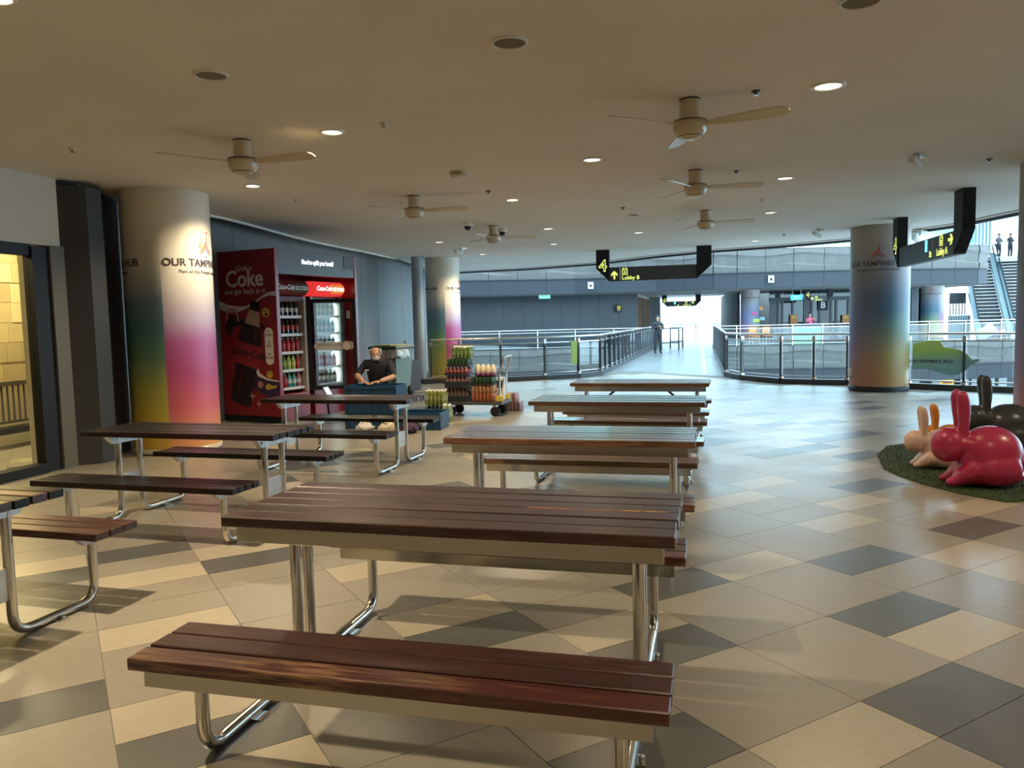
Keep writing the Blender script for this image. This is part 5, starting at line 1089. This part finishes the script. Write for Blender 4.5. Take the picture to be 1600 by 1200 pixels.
# ================================================================== FAR SIDE
column('far printed column beside the glass lobby', 12.75, 41.3, .5, print_mat('column wrap far', RUN_ROSE, RUN_DUSK, ang(-100), .4), [(ang(-100), 2.45, .9)], top=2.86)
column('far printed column near the escalators, blue and orange wrap', 22.6, 41.6, .56, print_mat('column wrap far pink', RUN_DUSK, RUN_PINK, ang(-60), .3), [(ang(-125), 2.45, .9)], top=2.86)
bub = [('orange', 1188, 482, (.6, .2, .05)), ('pink', 1178, 490, (.5, .06, .2)), ('lime', 1181, 501, (.4, .5, .08)), ('blue', 1193, 498, (.2, .4, .55))]
for nm, px, py, c0 in bub:
    p = at(px, py, 40.85); b = MB().vprism([(-.16, -.07), (.08, -.07), (.12, -.12), (.13, -.07), (.17, -.07), (.17, .09), (-.16, .09)], 0, .01).build('speech_sticker', mat('sticker ' + nm, c0, .5), None, (p.x, 41.3 - math.sqrt(max(.01, .25 - (p.x - 12.75) ** 2)) - .03, p.z)); tag(b, f'{nm} speech bubble sticker on the far lobby column', 'sticker')
# glass lobby
LB = thing('wall_lobby', 'dark framed glass lobby front with grey panels', 'wall', (0, 0, 0), 0, kind='structure')
YL = 44.6
def lx(px): return at(px, 500, YL).x
M_LOBGLASS = glass('lobby glass', (.3, .34, .34), .12); M_MULL = mat('dark mullion', (.03, .032, .036), .4)
for a, c, m_, nm in ((1202, 1216, M_BLUEPANEL, 'panel'), (1216, 1257, M_LOBGLASS, 'pane'), (1257, 1268, M_CHAR, 'panel'), (1268, 1280, M_LOBGLASS, 'pane'), (1280, 1298, mat('taupe panel', (.2, .19, .18), .5), 'panel'), (1298, 1335, M_LOBGLASS, 'pane'), (1335, 1400, M_CHAR, 'panel')):
    MB().box(lx(a) + .02, lx(c) - .02, 0, .05, 0, 2.3).build(nm, m_, LB, (0, YL, 0))
for px in (1216, 1222, 1238, 1257, 1268, 1280, 1298, 1306, 1325, 1335): MB().box(lx(px) - .06, lx(px) + .06, -.06, .08, 0, 2.4).build('mullion', M_MULL, LB, (0, YL, 0))
MB().box(lx(1202), lx(1400), -.08, .08, 2.28, 2.5).build('transom', M_MULL, LB, (0, YL, 0)); MB().box(lx(1202), lx(1400), 0, .05, 2.5, 2.86).build('pane', M_LOBGLASS, LB, (0, YL, 0))
struct(MB().box(14.9, 26, 49.5, 49.7, 0, 3).build('wall_lobby_back', mat('lobby back wall', (.16, .15, .14), .6)), 'back wall of the glass lobby')
p = at(1286, 477, YL - .1); bs = thing('letter_sign', 'square black sign with white letter B on the lobby front', 'sign', (p.x, YL - .1, p.z), 0); MB().box(-.28, .28, 0, .06, -.28, .28).build('board', M_BLACK, bs); text('B', .5, M_WHITE, bs, (0, -.005, 0), bold=.012)
for lb, px, py in (('orange poster on the lobby glass left of the person in pink', 1240, 499), ('orange poster on the lobby glass below the letter sign', 1321, 499)):
    p = at(px, py, YL - .1); t_ = thing('poster', lb, 'poster', (p.x, YL - .12, p.z), 0); MB().box(-.2, .2, 0, .02, -.27, .27).build('sheet', mat('orange print', (.5, .16, .03), .5), t_); MB().box(-.13, .13, -.006, 0, .05, .2).build('print', M_PRINTYE, t_)
def high_table(label, px, Y, s=1.):
    p = at(px, 520, Y); t_ = thing('bar_table', label, 'table', (p.x, Y, 0), 0); MB().lathe([(0, 1.0), (.3, 1.0), (.3, 1.03), (0, 1.03)], 20, cap=False).build('top', M_BLACK, t_); MB().tube([(0, 0, .02), (0, 0, 1.0)], .03, 8).build('pole', M_BLACK, t_); MB().lathe([(.22, 0), (.2, .025), (.03, .03)], 20).build('base', M_BLACK, t_)
high_table('black bar table before the lobby by the orange chairs', 1237, 42.5); high_table('black bar table before the right half of the lobby', 1308, 42.5); high_table('black bar table close to the dusky column edge', 1318, 41.5)
def chair(label, px, Y, m_):
    p = at(px, 525, Y); c = thing('plastic_chair', label, 'chair', (p.x, Y, 0), .2, 'orange chairs by the lobby'); MB().bbox(-.22, .22, -.2, .2, .44, .48, .01).build('seat', m_, c); MB().bbox(-.22, .22, .18, .22, .48, .92, .01).build('backrest', m_, c)
    for sx in (-.18, .18):
        for sy in (-.16, .16): MB().tube([(sx, sy, .44), (sx * 1.1, sy * 1.1, 0)], .015, 6).build('leg', M_BRUSHED, c)
OR_ = mat('orange plastic', (.75, .22, .03), .4); chair('orange chair against the far lobby column', 1179, 39.75, OR_); chair('orange chair right of the far lobby column', 1200, 39.9, OR_)
pod = thing('print_stand', 'low printed counter under the person in pink', 'counter', (at(1258, 520, 39.6).x, 39.6, 0), 0); MB().bbox(-.75, .75, -.2, .2, 0, .95, .01).build('body', print_mat('counter wrap', [(0, (.1, .3, .15)), (.2, (.1, .25, .25)), (.3, (.12, .2, .28))], [(0, (.2, .35, .1)), (.3, (.12, .22, .28))], 0., .5), pod); MB().bbox(-.78, .78, -.22, .22, .95, .98, .005).build('top', M_BLACK, pod)
# dark stands on the bridge end
for lb, px, Y, w_ in (('black high stand beside the person on the bridge', 1047, 36.5, .8), ('second black high stand near the bright end', 1057, 38.5, .6)):
    p = at(px, 540, Y); t_ = thing('high_stand', lb, 'stand', (p.x, Y, 0), -.2)
    MB().bbox(-w_ / 2, w_ / 2, -.25, .25, .98, 1.02, .005).build('top', M_BLACK, t_); MB().box(-w_ / 2, w_ / 2, -.2, .2, .3, .34).build('shelf', M_BLACK, t_)
    for sx in (-1, 1):
        for sy in (-.2, .2): MB().box(sx * w_ / 2 - .03, sx * w_ / 2 + .03, sy - .03, sy + .03, 0, .98).build('leg', M_BLACK, t_)
# bright end of the corridor: low glass railing and pale block outside
balustrade('glass railing at the bright end of the corridor', [(9.6, 52.2), (15.3, 52.2)], 2.6, kerb=.02, h=1.05, shoe=False)
ob = thing('apartment_block', 'pale building seen through the bright corridor end', 'building', (15, 85, -6), 0)
MB().box(-14, 14, 0, 8, 0, 9.2).build('wall', mat('pale outdoor wall', (.8, .82, .82), .6), ob)
for i in range(12): MB().box(-12 + i * 2.1, -10.8 + i * 2.1, -.05, 0, 6.2, 7.6).build('window', mat('pale window', (.45, .55, .58), .3), ob)
# escalators
def escalator(label, px, Y, w_=1.1):
    p = at(px, 530, Y); dirv = Vector((.42, .9)).normalized(); rz = math.atan2(dirv.y, dirv.x) - R90
    E = thing('escalator', label, 'escalator', (p.x, Y, 0), rz, 'escalators to the upper gallery')
    M_STEP = mat('dark escalator step', (.03, .032, .036), .5, .3); M_SIDE = mat('pale escalator skirt', (.55, .62, .64), .3, .6)
    sm = MB(); sm.box(-w_ / 2, w_ / 2, 0, .37, -.2, 0); me = sm.mesh('step', M_STEP); nm_ = MB(); nm_.box(-w_ / 2, w_ / 2, -.005, .02, -.02, .004); me2 = nm_.mesh('step_nosing', M_BRUSHED)
    n = 24
    for k in range(n):
        s_ = link('step', me, E, (0, .6 + .345 * k, .2 * (k + 1))); link('step_nosing', me2, s_)
    L_ = .6 + .345 * n; Hh = .2 * n
    for sx in (-1, 1):
        x0, x1 = sorted((sx * (w_ / 2 + .03), sx * (w_ / 2 + .3)))
        prof = [(-.6, 0), (.5, 0), (L_, Hh - .25), (L_ + .8, Hh - .25), (L_ + .8, Hh + .25), (L_, Hh + .3), (.5, .35), (-.6, .35)]
        b = MB(); nn = len(prof); vs = [(x0, y, z) for y, z in prof] + [(x1, y, z) for y, z in prof]; b.add(vs, [tuple(range(nn))[::-1], tuple(range(nn, 2 * nn))] + [(i, (i + 1) % nn, (i + 1) % nn + nn, i + nn) for i in range(nn)]); b.build('skirt', M_SIDE, E)
        xm = (x0 + x1) / 2; prof = [(-.6, .35), (.5, .35), (L_, Hh + .3), (L_ + .8, Hh + .28), (L_ + .8, Hh + .85), (L_, Hh + .9), (.5, .92), (-.6, .92)]
        b = MB(); vs = [(xm - .01, y, z) for y, z in prof] + [(xm + .01, y, z) for y, z in prof]; b.add(vs, [tuple(range(nn))[::-1], tuple(range(nn, 2 * nn))] + [(i, (i + 1) % nn, (i + 1) % nn + nn, i + nn) for i in range(nn)]); b.build('glass_side', glass('escalator glass', (.8, .92, .95), .2), E)
        MB().tube(bend_path([(xm, -.6, .4), (xm, -.85, .65), (xm, -.6, .93), (xm, .5, .93), (xm, L_, Hh + .92), (xm, L_ + .8, Hh + .87)], .12), .04, 8).build('handrail', M_RUBBER, E)
    return E
escalator('left escalator running up behind the upper gallery edge', 1556, 41.0); escalator('right escalator rising beside the pale column', 1612, 41.5)
# upper landing, white hall wall, grid window and bars behind the far column
struct(MB().prism([(25.2, 49.0), (36, 47.5), (36, 60), (25, 60)], 4.5, 4.8).build('floor_upper', mat('upper slab', (.6, .6, .58), .6)), 'upper landing of the escalators')
struct(MB().box(16.5, 25.6, 46.8, 47.0, 0, 2.86).build('wall_far_hall', mat('white hall wall', (.66, .68, .66), .6)), 'white wall behind the far column')
def px_x(px, Y): return at(px, 500, Y).x
gw = thing('window_2', 'bright gridded window behind the far column', 'window', (0, 46.7, 0), 0, kind='structure')
MB().box(px_x(1484, 46.7), px_x(1507, 46.7), 0, .04, .0, 1.95).build('pane', mat('backlit frosted glass', (.8, .85, .85), .4, emit=(.75, .88, .9), estr=.8), gw)
for i in range(6): x = px_x(1484 + i * 4.6, 46.7); MB().box(x - .02, x + .02, -.04, 0, 0, 1.95).build('muntin', M_CHAR, gw)
for i in range(10): MB().box(px_x(1484, 46.7), px_x(1507, 46.7), -.03, 0, .2 * i, .2 * i + .02).build('muntin', M_CHAR, gw)
MB().box(px_x(1483, 46.7), px_x(1508, 46.7), -.05, .05, 1.95, 2.6).build('blind_box', M_CHAR, gw)
br_ = thing('bar_railing', 'dark upright bar railing beside the far column', 'railing', (0, 43.5, 0), 0); x0, x1 = px_x(1484, 43.5), px_x(1514, 43.5)
for i in range(9): x = x0 + (x1 - x0) * i / 8; MB().box(x - .05, x + .05, -.06, .06, 0, 1.25).build('bar', mat('grey bar', (.2, .23, .24), .4), br_)
MB().box(x0, x1, -.05, .05, 1.25, 1.3).build('top_rail', M_BRUSHED, br_)
for lb, px, w_ in (('grey pier left of the red emblem', 1428, .5), ('second grey pier left of the red emblem', 1437, .35)):
    o = MB().box(-w_ / 2, w_ / 2, -.2, .2, 0, 2.8).build('wall_far_pier', mat('grey pier', (.24, .27, .28), .4), None, (px_x(px, 43.0), 43.0, 0)); struct(o, lb)
p = at(1448, 485, 46.6); em_ = thing('wall_emblem', 'red interlaced ring emblem on the white far wall', 'emblem', (p.x, 46.7, p.z), 0); RDM = mat('red emblem paint', (.6, .03, .06), .5)
for k in range(4): MB().tube([(.22 * math.cos(a) + .24 * math.cos(k * R90 + .78), 0, .22 * math.sin(a) + .24 * math.sin(k * R90 + .78)) for a in [q * math.pi / 10 for q in range(20)]], .05, 6, closed=True).build('ring', RDM, em_)
for nm, py, m_ in (('red', 504, RDM), ('navy', 513, mat('navy emblem paint', (.05, .08, .2), .5))):
    p = at(1444, py, 46.6); s_ = thing('wall_emblem', f'small {nm} figure emblem on the white far wall', 'emblem', (p.x, 46.72, p.z), 0); MB().vprism([(-.2, -.12), (-.1, -.02), (-.16, .05), (0, .18), (.16, .05), (.1, -.02), (.2, -.12), (.05, -.08), (0, .02), (-.05, -.08)], 0, .02).build('shape', m_, s_)
# glass fins and sky-lit frame above the upper gallery
gf = thing('window_3', 'tall glazed screen above the upper gallery edge', 'window', (0, 44.5, 0), 0, kind='structure')
for i in range(9): x = px_x(1500 + i * 5.4, 44.5); MB().box(x - .045, x + .045, -.15, .15, 4.8, 7.2).build('mullion', mat('pale blue fin', (.4, .55, .6), .4), gf)
MB().box(px_x(1496, 44.5), px_x(1546, 44.5), -.02, .02, 4.8, 7.2).build('pane', glass('sky glass', (.75, .9, .95), .15), gf)
rf = MB().prism([(22, 43), (40, 43), (40, 62), (22, 62)], 7.6, 7.8).build('ceiling_upper', mat('upper soffit', (.7, .72, .72), .7)); struct(rf, 'pale ceiling above the upper landing')
# yellow poster and white rails in the storey below
p = at(1495, 597, 45); t_ = thing('poster', 'yellow poster on the shopfront one storey below', 'poster', (p.x, 46, p.z - .1), 0); MB().box(-.4, .4, 0, .05, -.3, .3).build('sheet', mat('yellow poster', (.7, .5, .03), .5, emit=(.7, .45, .03), estr=.4), t_); MB().box(-.3, .3, -.01, 0, -.06, .02).build('print', mat('red poster print', (.6, .08, .05), .5), t_)
for i, px in enumerate((1437, 1470, 1515, 1532, 1556, 1575)):
    p = at(px, 600, 47); o = MB().box(-.25, .25, 0, .1, -1.4, .6).build('white_panel', mat('white shop panel', (.7, .72, .72), .5), None, (p.x, 47.5, p.z)); tag(o, f'white upright shopfront panel one storey below, {NTH[i]} from the dusky column', 'panel', 'white shopfront panels below')
